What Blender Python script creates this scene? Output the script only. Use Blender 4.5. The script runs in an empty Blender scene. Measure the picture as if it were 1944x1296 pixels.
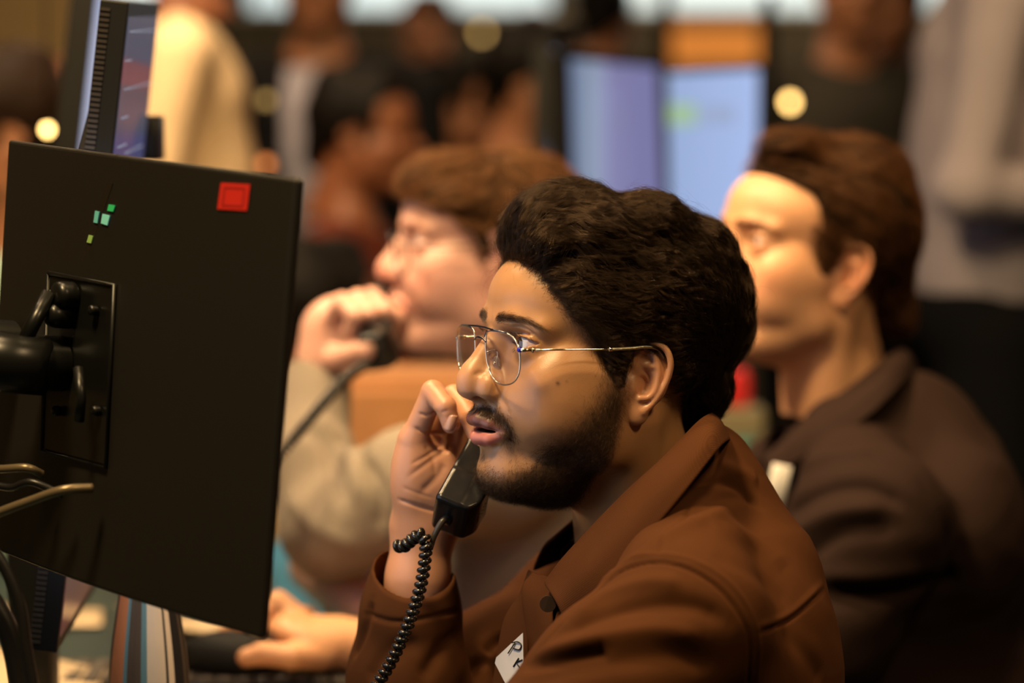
import bpy, math, random
import numpy as np
from mathutils import Vector, Matrix
from mathutils.bvhtree import BVHTree
from mathutils.kdtree import KDTree
R = math.radians
S = bpy.context.scene
COL = S.collection

# ------------------------------------------------------------------ camera
FPX = 85.0 / 36.0 * 1944.0
CAM = np.array([0.0, 0.0, 1.32]); PITCH = R(5.0)
FW = np.array([0, math.cos(PITCH), -math.sin(PITCH)]); UP = np.array([0, math.sin(PITCH), math.cos(PITCH)]); RT = np.array([1.0, 0, 0])
cam = bpy.data.cameras.new('camera'); camo = bpy.data.objects.new('camera', cam); COL.objects.link(camo)
cam.lens = 85; cam.sensor_width = 36; cam.clip_start = 0.05; cam.clip_end = 60
camo.location = CAM; camo.rotation_euler = (R(90) - PITCH, 0, 0)
cam.dof.use_dof = True; cam.dof.focus_distance = 1.93; cam.dof.aperture_fstop = 2.2; cam.dof.aperture_blades = 0
S.camera = camo
S.view_settings.view_transform = 'Standard'; S.view_settings.look = 'None'; S.view_settings.gamma = 1.0
S.view_settings.exposure = 0.1; S.view_settings.use_curve_mapping = False
try:
    S.cycles.use_denoising = True
    S.cycles.max_bounces = 6; S.cycles.transparent_max_bounces = 12
    S.cycles.caustics_reflective = False; S.cycles.caustics_refractive = False
    S.cycles.sample_clamp_indirect = 4.0
except Exception: pass
bpy.context.preferences.edit.use_global_undo = False

def at(px, py, d):
    "world point seen at photo pixel (px,py) at depth d (m) along the optical axis"
    return CAM + RT * ((px - 972) / FPX * d) + UP * (-(py - 648) / FPX * d) + FW * d

# ------------------------------------------------------------------ world + lights
wd = bpy.data.worlds.new('world'); S.world = wd; wd.use_nodes = True
wd.node_tree.nodes['Background'].inputs[0].default_value = (1.0, 0.74, 0.52, 1)
wd.node_tree.nodes['Background'].inputs[1].default_value = 0.03

def area(name, loc, target, size, power, col, spread=180):
    l = bpy.data.lights.new(name, 'AREA'); l.shape = 'DISK'; l.size = size; l.energy = power; l.color = col; l.spread = R(spread)
    o = bpy.data.objects.new(name, l); COL.objects.link(o); o.location = loc
    o.rotation_euler = (Vector(target) - Vector(loc)).to_track_quat('-Z', 'Y').to_euler()
    return o
HC = np.array([.08, 1.98, 1.12])
area('ceiling_spot', (-.62, 1.30, 2.75), HC, .34, 48, (1.0, .71, .34))
area('ceiling_spot_rear', (.85, 2.6, 2.9), (.22, 2.0, 1.0), .3, 26, (1.0, .64, .30))
area('fill_second_row', (-.45, 2.15, 2.95), (.25, 2.75, 1.10), .25, 10, (1.0, .68, .34), 80)  # unseen spot added to brighten the two callers behind
area('fill_cream_shirt', (-.75, 3.3, 3.1), (-.52, 4.1, 1.3), .3, 8, (1.0, .72, .42), 60)  # fill added to lift the cream shirt, no fixture modelled
area('fill_far_room', (-.6, 5.0, 3.1), (-.4, 5.6, 0), .8, 27, (1.0, .66, .36))  # unseen fill added over the far part of the room
area('fill_board', (1.2, 8.0, 3.1), (1.0, 9.9, 1.5), .6, 60, (1.0, .70, .40))  # unseen fill added so the orange board shows bright
area('fill_ear', (1.05, .95, 2.7), (.15, 1.9, 1.0), .3, 15, (1.0, .68, .34))  # unseen fill put in for the near ear and the yoke
area('fill_chest', (-1.0, 2.75, 2.7), (.02, 2.72, .98), .25, 6, (1.0, .70, .40), 60)  # unseen fill added where the pullover's chest fell dark

# ------------------------------------------------------------------ scene helpers
def link(name, data, parent=None):
    o = bpy.data.objects.new(name, data); COL.objects.link(o)
    if parent is not None: o.parent = parent
    return o
def tag(o, label=None, cat=None, group=None, kind=None):
    if label: o['label'] = label
    if cat: o['category'] = cat
    if group: o['group'] = group
    if kind: o['kind'] = kind
    return o
def empty(name, loc, label=None, cat=None, group=None):
    o = link(name, None); o.location = loc; o.empty_display_size = .05
    return tag(o, label, cat, group)
def to_parent(o, parent):
    "parent keeping the world coordinates of the mesh (the parent is translated only)"
    o.parent = parent; o.matrix_parent_inverse = Matrix.Translation(parent.location).inverted()
    return o
def mesh(name, V, F, mat=None, parent=None, smooth=True):
    V = np.asarray(V, dtype=np.float32)
    me = bpy.data.meshes.new(name)
    if isinstance(F, np.ndarray) and F.ndim == 2:
        k = F.shape[1]; n = len(F)
        me.vertices.add(len(V)); me.vertices.foreach_set('co', V.ravel())
        me.loops.add(n * k); me.loops.foreach_set('vertex_index', F.astype(np.int32).ravel())
        me.polygons.add(n); me.polygons.foreach_set('loop_start', np.arange(0, n * k, k, dtype=np.int32))
        me.update(calc_edges=True); me.validate()
    else:
        me.from_pydata(V.tolist(), [], [list(map(int, f)) for f in F]); me.update()
    if smooth: me.polygons.foreach_set('use_smooth', np.ones(len(me.polygons), dtype=bool))
    if mat:
        for m in (mat if isinstance(mat, (list, tuple)) else [mat]): me.materials.append(m)
    o = link(name, me)
    if parent is not None: to_parent(o, parent)
    return o
def attr(o, name, arr):
    a = o.data.attributes.new(name, 'FLOAT', 'POINT'); a.data.foreach_set('value', np.asarray(arr, dtype=np.float32))

# ------------------------------------------------------------------ procedural materials
def mat(name, col=(.5, .5, .5), rough=.5, metal=0.0, spec=.5, emit=None, estr=0.0, bump=0.0, bscale=200.0, var=0.0, vscale=8.0, sss=0.0, coat=0.0, trans=0.0, ior=1.45, sheen=0.0, alpha=1.0):
    m = bpy.data.materials.new(name); m.use_nodes = True; nt = m.node_tree; b = nt.nodes['Principled BSDF']
    b.inputs['Base Color'].default_value = (*col, 1); b.inputs['Roughness'].default_value = rough; b.inputs['Metallic'].default_value = metal
    b.inputs['Specular IOR Level'].default_value = spec; b.inputs['IOR'].default_value = ior
    b.inputs['Coat Weight'].default_value = coat; b.inputs['Transmission Weight'].default_value = trans; b.inputs['Sheen Weight'].default_value = sheen
    b.inputs['Alpha'].default_value = alpha
    if sss: b.inputs['Subsurface Weight'].default_value = sss; b.inputs['Subsurface Radius'].default_value = (.010, .004, .002); b.inputs['Subsurface Scale'].default_value = 1.0
    if emit: b.inputs['Emission Color'].default_value = (*emit, 1); b.inputs['Emission Strength'].default_value = estr
    tc = nt.nodes.new('ShaderNodeTexCoord')
    if var:
        n = nt.nodes.new('ShaderNodeTexNoise'); n.inputs['Scale'].default_value = vscale; n.inputs['Detail'].default_value = 4
        nt.links.new(tc.outputs['Object'], n.inputs['Vector'])
        r = nt.nodes.new('ShaderNodeMapRange'); r.inputs[3].default_value = 1 - var; r.inputs[4].default_value = 1 + var; nt.links.new(n.outputs[0], r.inputs[0])
        x = nt.nodes.new('ShaderNodeVectorMath'); x.operation = 'SCALE'; x.inputs[0].default_value = col; nt.links.new(r.outputs[0], x.inputs['Scale'])
        nt.links.new(x.outputs[0], b.inputs['Base Color'])
    if bump:
        n = nt.nodes.new('ShaderNodeTexNoise'); n.inputs['Scale'].default_value = bscale; n.inputs['Detail'].default_value = 3
        nt.links.new(tc.outputs['Object'], n.inputs['Vector'])
        bp = nt.nodes.new('ShaderNodeBump'); bp.inputs['Strength'].default_value = bump; bp.inputs['Distance'].default_value = .001
        nt.links.new(n.outputs[0], bp.inputs['Height']); nt.links.new(bp.outputs[0], b.inputs['Normal'])
    return m

def skin_mat(name, col, lipcol, beardcol=(.03, .018, .012), beard=1.0, rough=.45, ruddy=(.45, .12, .07), sss=.25, moles=()):
    m = bpy.data.materials.new(name); m.use_nodes = True; nt = m.node_tree; N = nt.nodes.new; L = nt.links.new; b = nt.nodes['Principled BSDF']
    tc = N('ShaderNodeTexCoord'); n1 = N('ShaderNodeTexNoise'); n1.inputs['Scale'].default_value = 22; n1.inputs['Detail'].default_value = 5; L(tc.outputs['Object'], n1.inputs['Vector'])
    def mix(a, bcol, fac):
        x = N('ShaderNodeMix'); x.data_type = 'RGBA'
        if isinstance(a, tuple): x.inputs[6].default_value = (*a, 1)
        else: L(a, x.inputs[6])
        x.inputs[7].default_value = (*bcol, 1)
        if isinstance(fac, float): x.inputs[0].default_value = fac
        else: L(fac, x.inputs[0])
        return x.outputs[2]
    def at_(nm, mul=1.0):
        a = N('ShaderNodeAttribute'); a.attribute_name = nm; q = N('ShaderNodeMath'); q.operation = 'MULTIPLY'; q.use_clamp = True
        L(a.outputs['Fac'], q.inputs[0]); q.inputs[1].default_value = mul; return q.outputs[0]
    mr = N('ShaderNodeMapRange'); mr.inputs[1].default_value = .38; mr.inputs[2].default_value = .62; mr.inputs[3].default_value = 0; mr.inputs[4].default_value = .28; L(n1.outputs[0], mr.inputs[0])
    c = mix(col, tuple(x * .68 for x in col), mr.outputs[0])
    c = mix(c, ruddy, at_('ruddy', .5)); c = mix(c, lipcol, at_('lip')); c = mix(c, beardcol, at_('beard', beard)); c = mix(c, (.02, .012, .01), at_('dark'))
    L(c, b.inputs['Base Color'])
    n2 = N('ShaderNodeTexNoise'); n2.inputs['Scale'].default_value = 1300; n2.inputs['Detail'].default_value = 2; L(tc.outputs['Object'], n2.inputs['Vector'])
    n3 = N('ShaderNodeTexVoronoi'); n3.inputs['Scale'].default_value = 1500; L(tc.outputs['Object'], n3.inputs['Vector'])
    ad = N('ShaderNodeMath'); L(n2.outputs[0], ad.inputs[0]); L(n3.outputs[0], ad.inputs[1])
    bp = N('ShaderNodeBump'); bp.inputs['Strength'].default_value = .22; bp.inputs['Distance'].default_value = .00025; L(ad.outputs[0], bp.inputs['Height']); L(bp.outputs[0], b.inputs['Normal'])
    rr = N('ShaderNodeMapRange'); rr.inputs[3].default_value = rough - .08; rr.inputs[4].default_value = rough + .12; L(n2.outputs[0], rr.inputs[0]); L(rr.outputs[0], b.inputs['Roughness'])
    b.inputs['Specular IOR Level'].default_value = .5
    b.inputs['Subsurface Weight'].default_value = sss; b.inputs['Subsurface Radius'].default_value = (.008, .003, .0015); b.inputs['Subsurface Scale'].default_value = 1.0
    return m

def hair_mat(name, col, rough=.38, coltip=None, spec=.5):
    m = bpy.data.materials.new(name); m.use_nodes = True; nt = m.node_tree; b = nt.nodes['Principled BSDF']
    hi = nt.nodes.new('ShaderNodeHairInfo'); cr = nt.nodes.new('ShaderNodeMix'); cr.data_type = 'RGBA'
    cr.inputs[6].default_value = (*col, 1); cr.inputs[7].default_value = (*(coltip or tuple(x * 2.2 for x in col)), 1)
    nt.links.new(hi.outputs['Random'], cr.inputs[0]); nt.links.new(cr.outputs[2], b.inputs['Base Color'])
    b.inputs['Roughness'].default_value = rough; b.inputs['Specular IOR Level'].default_value = spec; b.inputs['Specular Tint'].default_value = (1.0, .62, .38, 1)
    return m

# ------------------------------------------------------------------ signed distance kit (units: mm)
def A(*v): return np.array(v, dtype=np.float32)
def smin(a, b, k):
    h = np.maximum(k - np.abs(a - b), 0) / k
    return np.minimum(a, b) - h * h * k * .25
def smax(a, b, k): return -smin(-a, -b, k)
def rotm(rx=0, ry=0, rz=0):
    return np.array(Matrix.Rotation(R(rz), 3, 'Z') @ Matrix.Rotation(R(ry), 3, 'Y') @ Matrix.Rotation(R(rx), 3, 'X'), dtype=np.float32)
def ell(P, c, r, M=None):
    q = P - np.asarray(c, np.float32)
    if M is not None: q = q @ M
    r = np.asarray(r, np.float32)
    k0 = np.sqrt(((q / r) ** 2).sum(1)); k1 = np.sqrt(((q / (r * r)) ** 2).sum(1)) + 1e-9
    return k0 * (k0 - 1) / k1
def cap(P, a, b, r1, r2=None):
    a = np.asarray(a, np.float32); b = np.asarray(b, np.float32); r2 = r1 if r2 is None else r2
    ab = b - a; q = P - a; h = np.clip((q @ ab) / max(float(ab @ ab), 1e-6), 0, 1)
    return np.sqrt(((q - h[:, None] * ab) ** 2).sum(1)) - (r1 + (r2 - r1) * h)
def chain(P, pts, k=3.0):
    "pts: (x,y,z,r) list, smooth union of round cones"
    d = None
    for a, b in zip(pts[:-1], pts[1:]):
        e = cap(P, a[:3], b[:3], a[3], b[3]); d = e if d is None else (smin(d, e, k) if k > 0 else np.minimum(d, e))
    return d
def spl(pts, n=5):
    "Catmull-Rom resampling of control rows"
    p = np.array(pts, float); p = np.vstack([2 * p[0] - p[1], p, 2 * p[-1] - p[-2]]); out = []
    for i in range(1, len(p) - 2):
        for t in np.linspace(0, 1, n, endpoint=False):
            a, b, c, d = p[i - 1:i + 3]; out.append(.5 * (2 * b + (c - a) * t + (2 * a - 5 * b + 4 * c - d) * t * t + (3 * b - a - 3 * c + d) * t ** 3))
    return np.array(out + [p[-2]], dtype=np.float32)
def rbox(P, c, h, r, M=None):
    q = P - np.asarray(c, np.float32)
    if M is not None: q = q @ M
    q = np.abs(q) - (np.asarray(h, np.float32) - r)
    return np.sqrt((np.maximum(q, 0) ** 2).sum(1)) + np.minimum(q.max(1), 0) - r
def fold(P): Q = P.copy(); Q[:, 1] = np.abs(Q[:, 1]); return Q
def wob(P, seed, freq, n=6):
    "cheap smooth noise in about -1..1"
    rs = np.random.RandomState(seed); out = np.zeros(len(P), np.float32)
    for i in range(n):
        d = rs.normal(size=3); d /= np.linalg.norm(d); f = freq * (0.6 + .9 * rs.rand())
        out += np.sin(P @ (d * f).astype(np.float32) + rs.rand() * 6.28 + 1.3 * np.sin(P @ (np.roll(d, 1) * f * .6).astype(np.float32)))
    return out / n * 1.6

def nets(f, lo, hi, h, proj=2):
    "surface nets of f over the box, evaluated only near the surface"
    lo = np.asarray(lo, np.float32); hi = np.asarray(hi, np.float32); K = 5
    nc = np.ceil((hi - lo) / (h * K)).astype(int) + 1; H = h * K
    g = np.stack(np.meshgrid(*[np.arange(n) for n in nc], indexing='ij'), -1).reshape(-1, 3).astype(np.float32)
    cv = np.concatenate([f(c) for c in np.array_split(lo + (g + .5) * H - h * .5, max(1, len(g) // 400000))]).reshape(nc)
    near = np.abs(cv) < H * 1.6 + 2
    V = np.where(cv < 0, -1e3, 1e3).astype(np.float32)
    V = V.repeat(K, 0).repeat(K, 1).repeat(K, 2)
    bi = np.argwhere(near); o = np.stack(np.meshgrid(*[np.arange(K)] * 3, indexing='ij'), -1).reshape(-1, 3)
    idx = (bi[:, None, :] * K + o[None]).reshape(-1, 3)
    vals = np.concatenate([f(lo + c.astype(np.float32) * h) for c in np.array_split(idx, max(1, len(idx) // 400000))])
    V[idx[:, 0], idx[:, 1], idx[:, 2]] = vals
    s = V < 0
    n = np.array(V.shape)
    acc = np.zeros((*(n - 1), 3), np.float32); cnt = np.zeros(n - 1, np.float32)
    def sl(ax, off):  # slices over cells
        return tuple(slice(off[i], n[i] - 1 + off[i]) for i in range(3))
    for ax in range(3):
        for u in (0, 1):
            for w in (0, 1):
                o0 = [0, 0, 0]; oth = [i for i in range(3) if i != ax]; o0[oth[0]] = u; o0[oth[1]] = w; o1 = list(o0); o1[ax] = 1
                a = V[sl(ax, o0)]; b = V[sl(ax, o1)]; m = (a < 0) != (b < 0)
                t = np.where(m, a / np.where(m, a - b, 1), 0)
                for i in range(3): acc[..., i] += np.where(m, (t if i == ax else o0[i]), 0)
                cnt += m
    cell = cnt > 0; vid = -np.ones(n - 1, np.int64); ci = np.argwhere(cell); vid[cell] = np.arange(len(ci))
    P = lo + (ci + acc[cell] / cnt[cell][:, None]) * h
    P = P.astype(np.float32)
    F = []
    for ax in range(3):
        oth = [(ax + 1) % 3, (ax + 2) % 3]
        a = s.take(range(n[ax] - 1), ax); b = s.take(range(1, n[ax]), ax)
        e = np.argwhere(a != b); 
        e = e[(e[:, oth[0]] > 0) & (e[:, oth[1]] > 0) & (e[:, oth[0]] < n[oth[0]] - 1) & (e[:, oth[1]] < n[oth[1]] - 1)]
        q = []
        for du, dv in ((-1, -1), (0, -1), (0, 0), (-1, 0)):
            c = e.copy(); c[:, oth[0]] += du; c[:, oth[1]] += dv; q.append(vid[c[:, 0], c[:, 1], c[:, 2]])
        q = np.stack(q, 1); flip = ~s[e[:, 0], e[:, 1], e[:, 2]]
        q[flip] = q[flip][:, ::-1]; F.append(q)
    F = np.concatenate(F); F = F[(F >= 0).all(1)]
    for _ in range(proj):
        d = f(P); G = grad(f, P, h * .4)
        P = P - G * np.clip(d, -h, h)[:, None]
    return P, F
def grad(f, P, e=.5):
    G = np.stack([f(P + A(*(np.eye(3)[i] * e))) - f(P - A(*(np.eye(3)[i] * e))) for i in range(3)], 1)
    return G / (np.linalg.norm(G, axis=1, keepdims=True) + 1e-9)
def sstep(x, a, b):
    t = np.clip((x - a) / (b - a), 0, 1); return t * t * (3 - 2 * t)
def gau(P, c, r):
    q = (P - np.asarray(c, np.float32)) / np.asarray(r, np.float32); return np.exp(-(q * q).sum(1))
# ------------------------------------------------------------------ head (local mm: x forward, y left, z up, origin between the ears)
class Pose:
    def __init__(s, origin, yaw, pitch, roll=0.0, scale=1.0):
        "yaw: turn from pure left-profile towards the camera"
        a, p = R(yaw), R(pitch)
        f = np.array([-math.cos(a) * math.cos(p), -math.sin(a) * math.cos(p), math.sin(p)])
        l = np.cross([0, 0, 1], f); l /= np.linalg.norm(l); u = np.cross(f, l)
        q = np.array(Matrix.Rotation(R(roll), 3, Vector(f)))
        l = q @ l; u = q @ u
        s.M = np.stack([f, l, u], 1); s.o = np.asarray(origin, float); s.s = scale
    xs = 1.075; wz = ([-16, 4, 11, 22, 60, 100, 130], [0, 12, 15.5, 15.5, 9, 2.5, 0])
    def w0(s, P): return s.o + (np.asarray(P, float) @ s.M.T) * (.001 * s.s)
    def w(s, P):
        P = np.array(P, float); P[..., 2] += np.interp(P[..., 2], s.wz[0], s.wz[1]) * sstep(P[..., 0], 12, 50); P[..., 0] = np.where(P[..., 0] > 0, P[..., 0] * s.xs, P[..., 0])
        return s.o + (P @ s.M.T) * (.001 * s.s)
    def inv(s, W):
        P = ((np.asarray(W, float) - s.o) @ s.M) / (.001 * s.s); P[..., 0] = np.where(P[..., 0] > 0, P[..., 0] / s.xs, P[..., 0]); return P
    def v(s, D): return np.asarray(D, float) @ s.M.T

EYE = (75.5, 32, 12.5)
def face_core(P, q):
    Q = fold(P); x, y, z = Q[:, 0], Q[:, 1], Q[:, 2]
    d = ell(Q, (-8, 0, 46), (96, 75, 82))
    d = smin(d, ell(Q, (36, 0, 50), (58, 60, 56)), 18)
    d = smin(d, ell(Q, (36, 0, -12), (57, 56 + q.get('fat', 0), 62)), 14)
    d = smin(d, ell(Q, (16, 50 + q.get('fat', 0), -34), (24, 15, 34)), 16)                      # masseter
    d = smin(d, cap(Q, (18, 48, -50), (74, 14, -80), 15, 14), 16)                                # jaw bone
    d = smin(d, ell(Q, (79 + q.get('chin', 0), 0, -79), (16, 19, 15)), 14)                       # chin
    d = smin(d, ell(Q, (36, 0, -72), (48, 42, 27 + q.get('under', 0))), 18)                                          # floor of the mouth
    d = smin(d, ell(Q, (70, 0, -42), (31, 31, 28)), 14)                                          # dental arch
    d = smin(d, ell(Q, (60, 44, -8), (23, 17, 15)), 12)                                          # cheekbone
    d = smin(d, ell(Q, (62, 36, -34), (22, 17, 22)), 12)                                         # cheek flesh
    d = smin(d, cap(Q, (52, 50, -6), (8, 62, -2), 8), 16)
    d = smin(d, ell(Q, (40, 46 + q.get('fat', 0), -22), (34, 18, 30)), 16)
    d = smin(d, chain(Q, [(86, 6, 27, 9), (83, 24, 29, 9), (72, 42, 26, 8)], 5), 14)              # brow ridge
    d = smax(d, -ell(Q, (99, 33, 11), (17, 17, 10.5)), 9)                                        # socket
    d = smin(d, cap(Q, (-14, 0, -20), (-68, 0, -165), 50, 56), 24)                               # neck
    d = smin(d, cap(Q, (-14, 50, -30), (-20, 28, -150), 13, 13), 18)                                # neck muscle
    d = smin(d, ell(Q, (72, 25, -22), (20, 18, 17)), 12)
    # nose
    w = q.get('nose', 1.0)
    n = cap(Q, (87, 0, 20), (106 + q.get('nl', 0), 0, -8), 6.5, 8.5 * w)
    n = smin(n, ell(Q, (107.5 + q.get('nl', 0), 0, -11.2), (11 * w, 10.5 * w, 9.2 * w)), 5)
    n = smin(n, ell(Q, (97.5, 12.2 * w, -12.8), (11.5, 7.5 * w, 8.4)), 5)
    n = smin(n, cap(Q, (107, 0, -16.5), (99, 0, -23.5), 4.2), 4)
    n = smin(n, cap(Q, (90, 6, 8), (96, 9, -10), 5, 5), 8)
    d = smin(d, n, 6)
    d = smax(d, -ell(Q, (103.5, 6.8 * w, -20.6), (6.5, 3.2, 4.2), rotm(0, 20, 0)), 2.5)            # nostril
    d = smin(d, ell(Q, (96, 0, -33), (8, 12, 8)), 8)
    return d
def lips(Q, q):
    o = q.get('open', 1.5)
    up = chain(Q, [(103.4, 0, -37.8, 5.3), (102.8, 5, -37.2, 5.4), (97, 14, -39.6, 5.0), (88, 24.5, -44.6, 2.8)], 3)
    lo = chain(Q, [(100.3, 0, -50.3 - o, 6.2), (95.8, 12, -49.8 - o, 5.3), (88, 24, -45.8, 2.8)], 3)
    return up, lo
EARC = (-2, 71, 3)
def ear(P, q):
    # outline read as (back, up) offsets in mm in the plane of the ear, plane tilted out of the head
    M = rotm(0, 0, 0)
    c = np.asarray(EARC, np.float32); s = q.get('ear', 1.0)
    th = R(24); ou = np.array([-math.sin(th), math.cos(th), 0]); bk = np.array([-math.cos(th), -math.sin(th), 0.0])
    bk = np.array([-math.cos(th), math.sin(th), 0.0]); ou = np.array([math.sin(th), math.cos(th), 0])
    L = np.stack([bk, [0, 0, 1], ou], 1).astype(np.float32)
    q2 = ((P - c) @ L) / s                         # (back, up, out)
    rim = spl([(-6, 4, -1, 1.8), (-9.5, 13, 1, 2.3), (-8.5, 22, 2.5, 2.6), (-2.5, 29.5, 3.5, 2.7), (6.5, 32, 4, 2.7), (14.5, 28.5, 4.3, 2.7), (18.8, 19, 4.2, 2.6), (18.2, 8, 3.6, 2.5), (14, -4, 3, 2.5), (7.5, -15, 2.5, 2.6), (1, -22, 2, 3)], 4)
    d = chain(q2, rim, 0)
    crus = chain(q2, [(-9, 15, 1.5, 2.2), (-5, 8, -1, 2.2), (2, 4, -3, 1.8)], 1.5)
    plate = ell(q2, (4.5, 7, -1.0), (15, 25, 3.4))
    plate = smax(plate, -ell(q2, (-1, 1, 3.5), (7.6, 11.0, 6.5)), 2.5)                          # concha bowl
    plate = smax(plate, -ell(q2, (0, 20, 5.2), (5.5, 4.5, 5), rotm(0, 0, -25)), 2)               # triangular fossa
    d = smin(d, plate, 1.8)
    anti = chain(q2, spl([(-2.5, -12, 2.6, 3.0), (4, -10.5, 2.8, 2.6), (9, -3, 2.8, 2.6), (10, 8, 2.6, 2.6), (7.5, 18, 2, 2.4), (4, 25, 1.5, 2.0)], 3), 0)
    d = smin(d, anti, 2.0)
    a2 = chain(q2, [(8.5, 14, 2, 2.2), (0, 14.5, .5, 2.0), (-5, 15.5, .2, 1.6)], 1.2)
    d = smin(d, a2, 1.6)
    d = smin(d, crus, 1.6)
    d = smin(d, ell(q2, (-4, -23.5, .5), (8.5, 10.5, 4.0)), 3.0)                                 # lobe
    d = smin(d, ell(q2, (-9.5, -1.5, 1.0), (4.0, 7.0, 3.8), rotm(0, 0, 14)), 3.0)                # tragus
    d = smin(d, ell(q2, (-11, -12, -2), (6, 14, 5)), 5.0)
    back = smin(cap(q2, (-6, 15, -6), (-2, -14, -6), 7, 6), ell(q2, (-4, 0, -9), (10, 22, 7)), 4)  # root of the ear
    d = smin(d, back, 3)
    d = smax(d, -ell(q2, (-2.5, -1, 1.5), (5.2, 7.5, 6.0)), 2.0)
    return d * s
def head_sdf(q):
    def f(P):
        Q = fold(P)
        d = face_core(P, q)
        up, lo = lips(Q, q)
        o = q.get('open', 1.5)
        d = smin(d, up, 3.2); d = smin(d, lo, 3.6)
        m = ell(Q, (97, 0, -44.4 - o * .5), (18, 21, .5 + o * .7))                                  # mouth gap
        d = smax(d, -m, 1.3)
        d = smin(d, np.sqrt(((Q - A(*EYE)) ** 2).sum(1)) - 13.9, 4.0)
        u = Q[:, 1] - EYE[1]; v = Q[:, 2] - EYE[2] - .05 * u; un = np.clip(np.abs(u) / 14.5, 0, 1.4)
        top = q.get('lidt', 5.0) * (1 - un ** 2.2); bot = -4.4 * (1 - un ** 2.0)
        op = np.minimum(np.minimum(top - v, v - bot), Q[:, 0] - EYE[0] - 1)
        crease = ell(Q, (EYE[0] + 12.5, EYE[1], EYE[2] + 8.5), (6, 15, 1.0), rotm(0, -18, 14))
        d = smax(d, -crease, 2.0)
        d = smax(d, op, 1.0)
        if q.get('noears'): return d
        return smin(d, ear(Q, q), 2.5)
    return f

def curves(name, P, r0, r1, m, parent=None, mid=1.0):
    "P: (n strands, k points, 3) world coordinates; r0, r1 radii in m"
    n, k, _ = P.shape
    hc = bpy.data.hair_curves.new(name); hc.add_curves([k] * n)
    hc.points.foreach_set('position', np.ascontiguousarray(P, dtype=np.float32).ravel()) if False else hc.attributes['position'].data.foreach_set('vector', np.ascontiguousarray(P, dtype=np.float32).ravel())
    t = np.linspace(0, 1, k) ** 1.6; rad = np.tile(r0 + (r1 - r0) * t, n).astype(np.float32)
    a = hc.attributes.get('radius') or hc.attributes.new('radius', 'FLOAT', 'POINT'); a.data.foreach_set('value', rad)
    hc.materials.append(m); o = link(name, hc)
    if parent is not None: to_parent(o, parent)
    return o
def surf_sample(V, F, wt, n, rs):
    "random points on quads weighted by a vertex density; returns points and normals"
    a, b, c = V[F[:, 0]], V[F[:, 1]], V[F[:, 2]]; d = V[F[:, 3]]
    nn = np.cross(c - a, d - b); ar = np.linalg.norm(nn, axis=1) + 1e-12; nn = nn / ar[:, None]
    w = ar * wt[F].mean(1); p = w / w.sum(); i = rs.choice(len(F), n, p=p)
    u = rs.rand(n, 1); v = rs.rand(n, 1)
    return (a[i] * (1 - u) + b[i] * u) * (1 - v) + (d[i] * (1 - u) + c[i] * u) * v, nn[i]

EYEMAT = None
def eye_mesh(name, pose, side, gaze, iris, m, parent, rad=12.4):
    c = pose.w((EYE[0], EYE[1] * side, EYE[2])); g = pose.v((1, gaze[0], gaze[1])); g /= np.linalg.norm(g)
    n = 48; th = np.linspace(0, math.pi, n // 2 + 1); ph = np.linspace(0, 2 * math.pi, n + 1)[:-1]
    e1 = np.cross(g, [0, 0, 1]); e1 /= np.linalg.norm(e1); e2 = np.cross(e1, g)
    T, Ph = np.meshgrid(th, ph, indexing='ij'); ang = T * 180 / math.pi * .0174533
    r = rad + .9 * np.clip(1 - (T * rad / 6.2) ** 2, 0, 1)
    V = c + (np.cos(T)[..., None] * g + np.sin(T)[..., None] * (np.cos(Ph)[..., None] * e1 + np.sin(Ph)[..., None] * e2)) * (r * pose.s * .001)[..., None]
    F = [(i * n + j, (i + 1) * n + j, (i + 1) * n + (j + 1) % n, i * n + (j + 1) % n) for i in range(len(th) - 1) for j in range(n)]
    o = mesh(name, V.reshape(-1, 3), np.array(F), m, parent)
    attr(o, 'theta', (T * rad).ravel()); return o
def eye_mat(iris=(.05, .025, .012), white=(.75, .72, .70)):
    m = bpy.data.materials.new('eyeball'); m.use_nodes = True; nt = m.node_tree; b = nt.nodes['Principled BSDF']
    a = nt.nodes.new('ShaderNodeAttribute'); a.attribute_name = 'theta'; mr = nt.nodes.new('ShaderNodeMapRange'); mr.inputs[1].default_value = 0; mr.inputs[2].default_value = 12
    r = nt.nodes.new('ShaderNodeValToRGB'); el = r.color_ramp.elements
    el[0].position = 0; el[0].color = (.003, .003, .003, 1); el[1].position = .19; el[1].color = (.003, .003, .003, 1)
    for p, c in ((.21, iris), (.44, tuple(x * .6 for x in iris)), (.50, white), (.95, tuple(x * y for x, y in zip(white, (1, .75, .7))))):
        e = el.new(p); e.color = (*c, 1)
    nt.links.new(a.outputs['Fac'], mr.inputs[0]); nt.links.new(mr.outputs[0], r.inputs[0]); nt.links.new(r.outputs[0], b.inputs['Base Color'])
    b.inputs['Roughness'].default_value = .12; b.inputs['Coat Weight'].default_value = 1; return m

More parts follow.
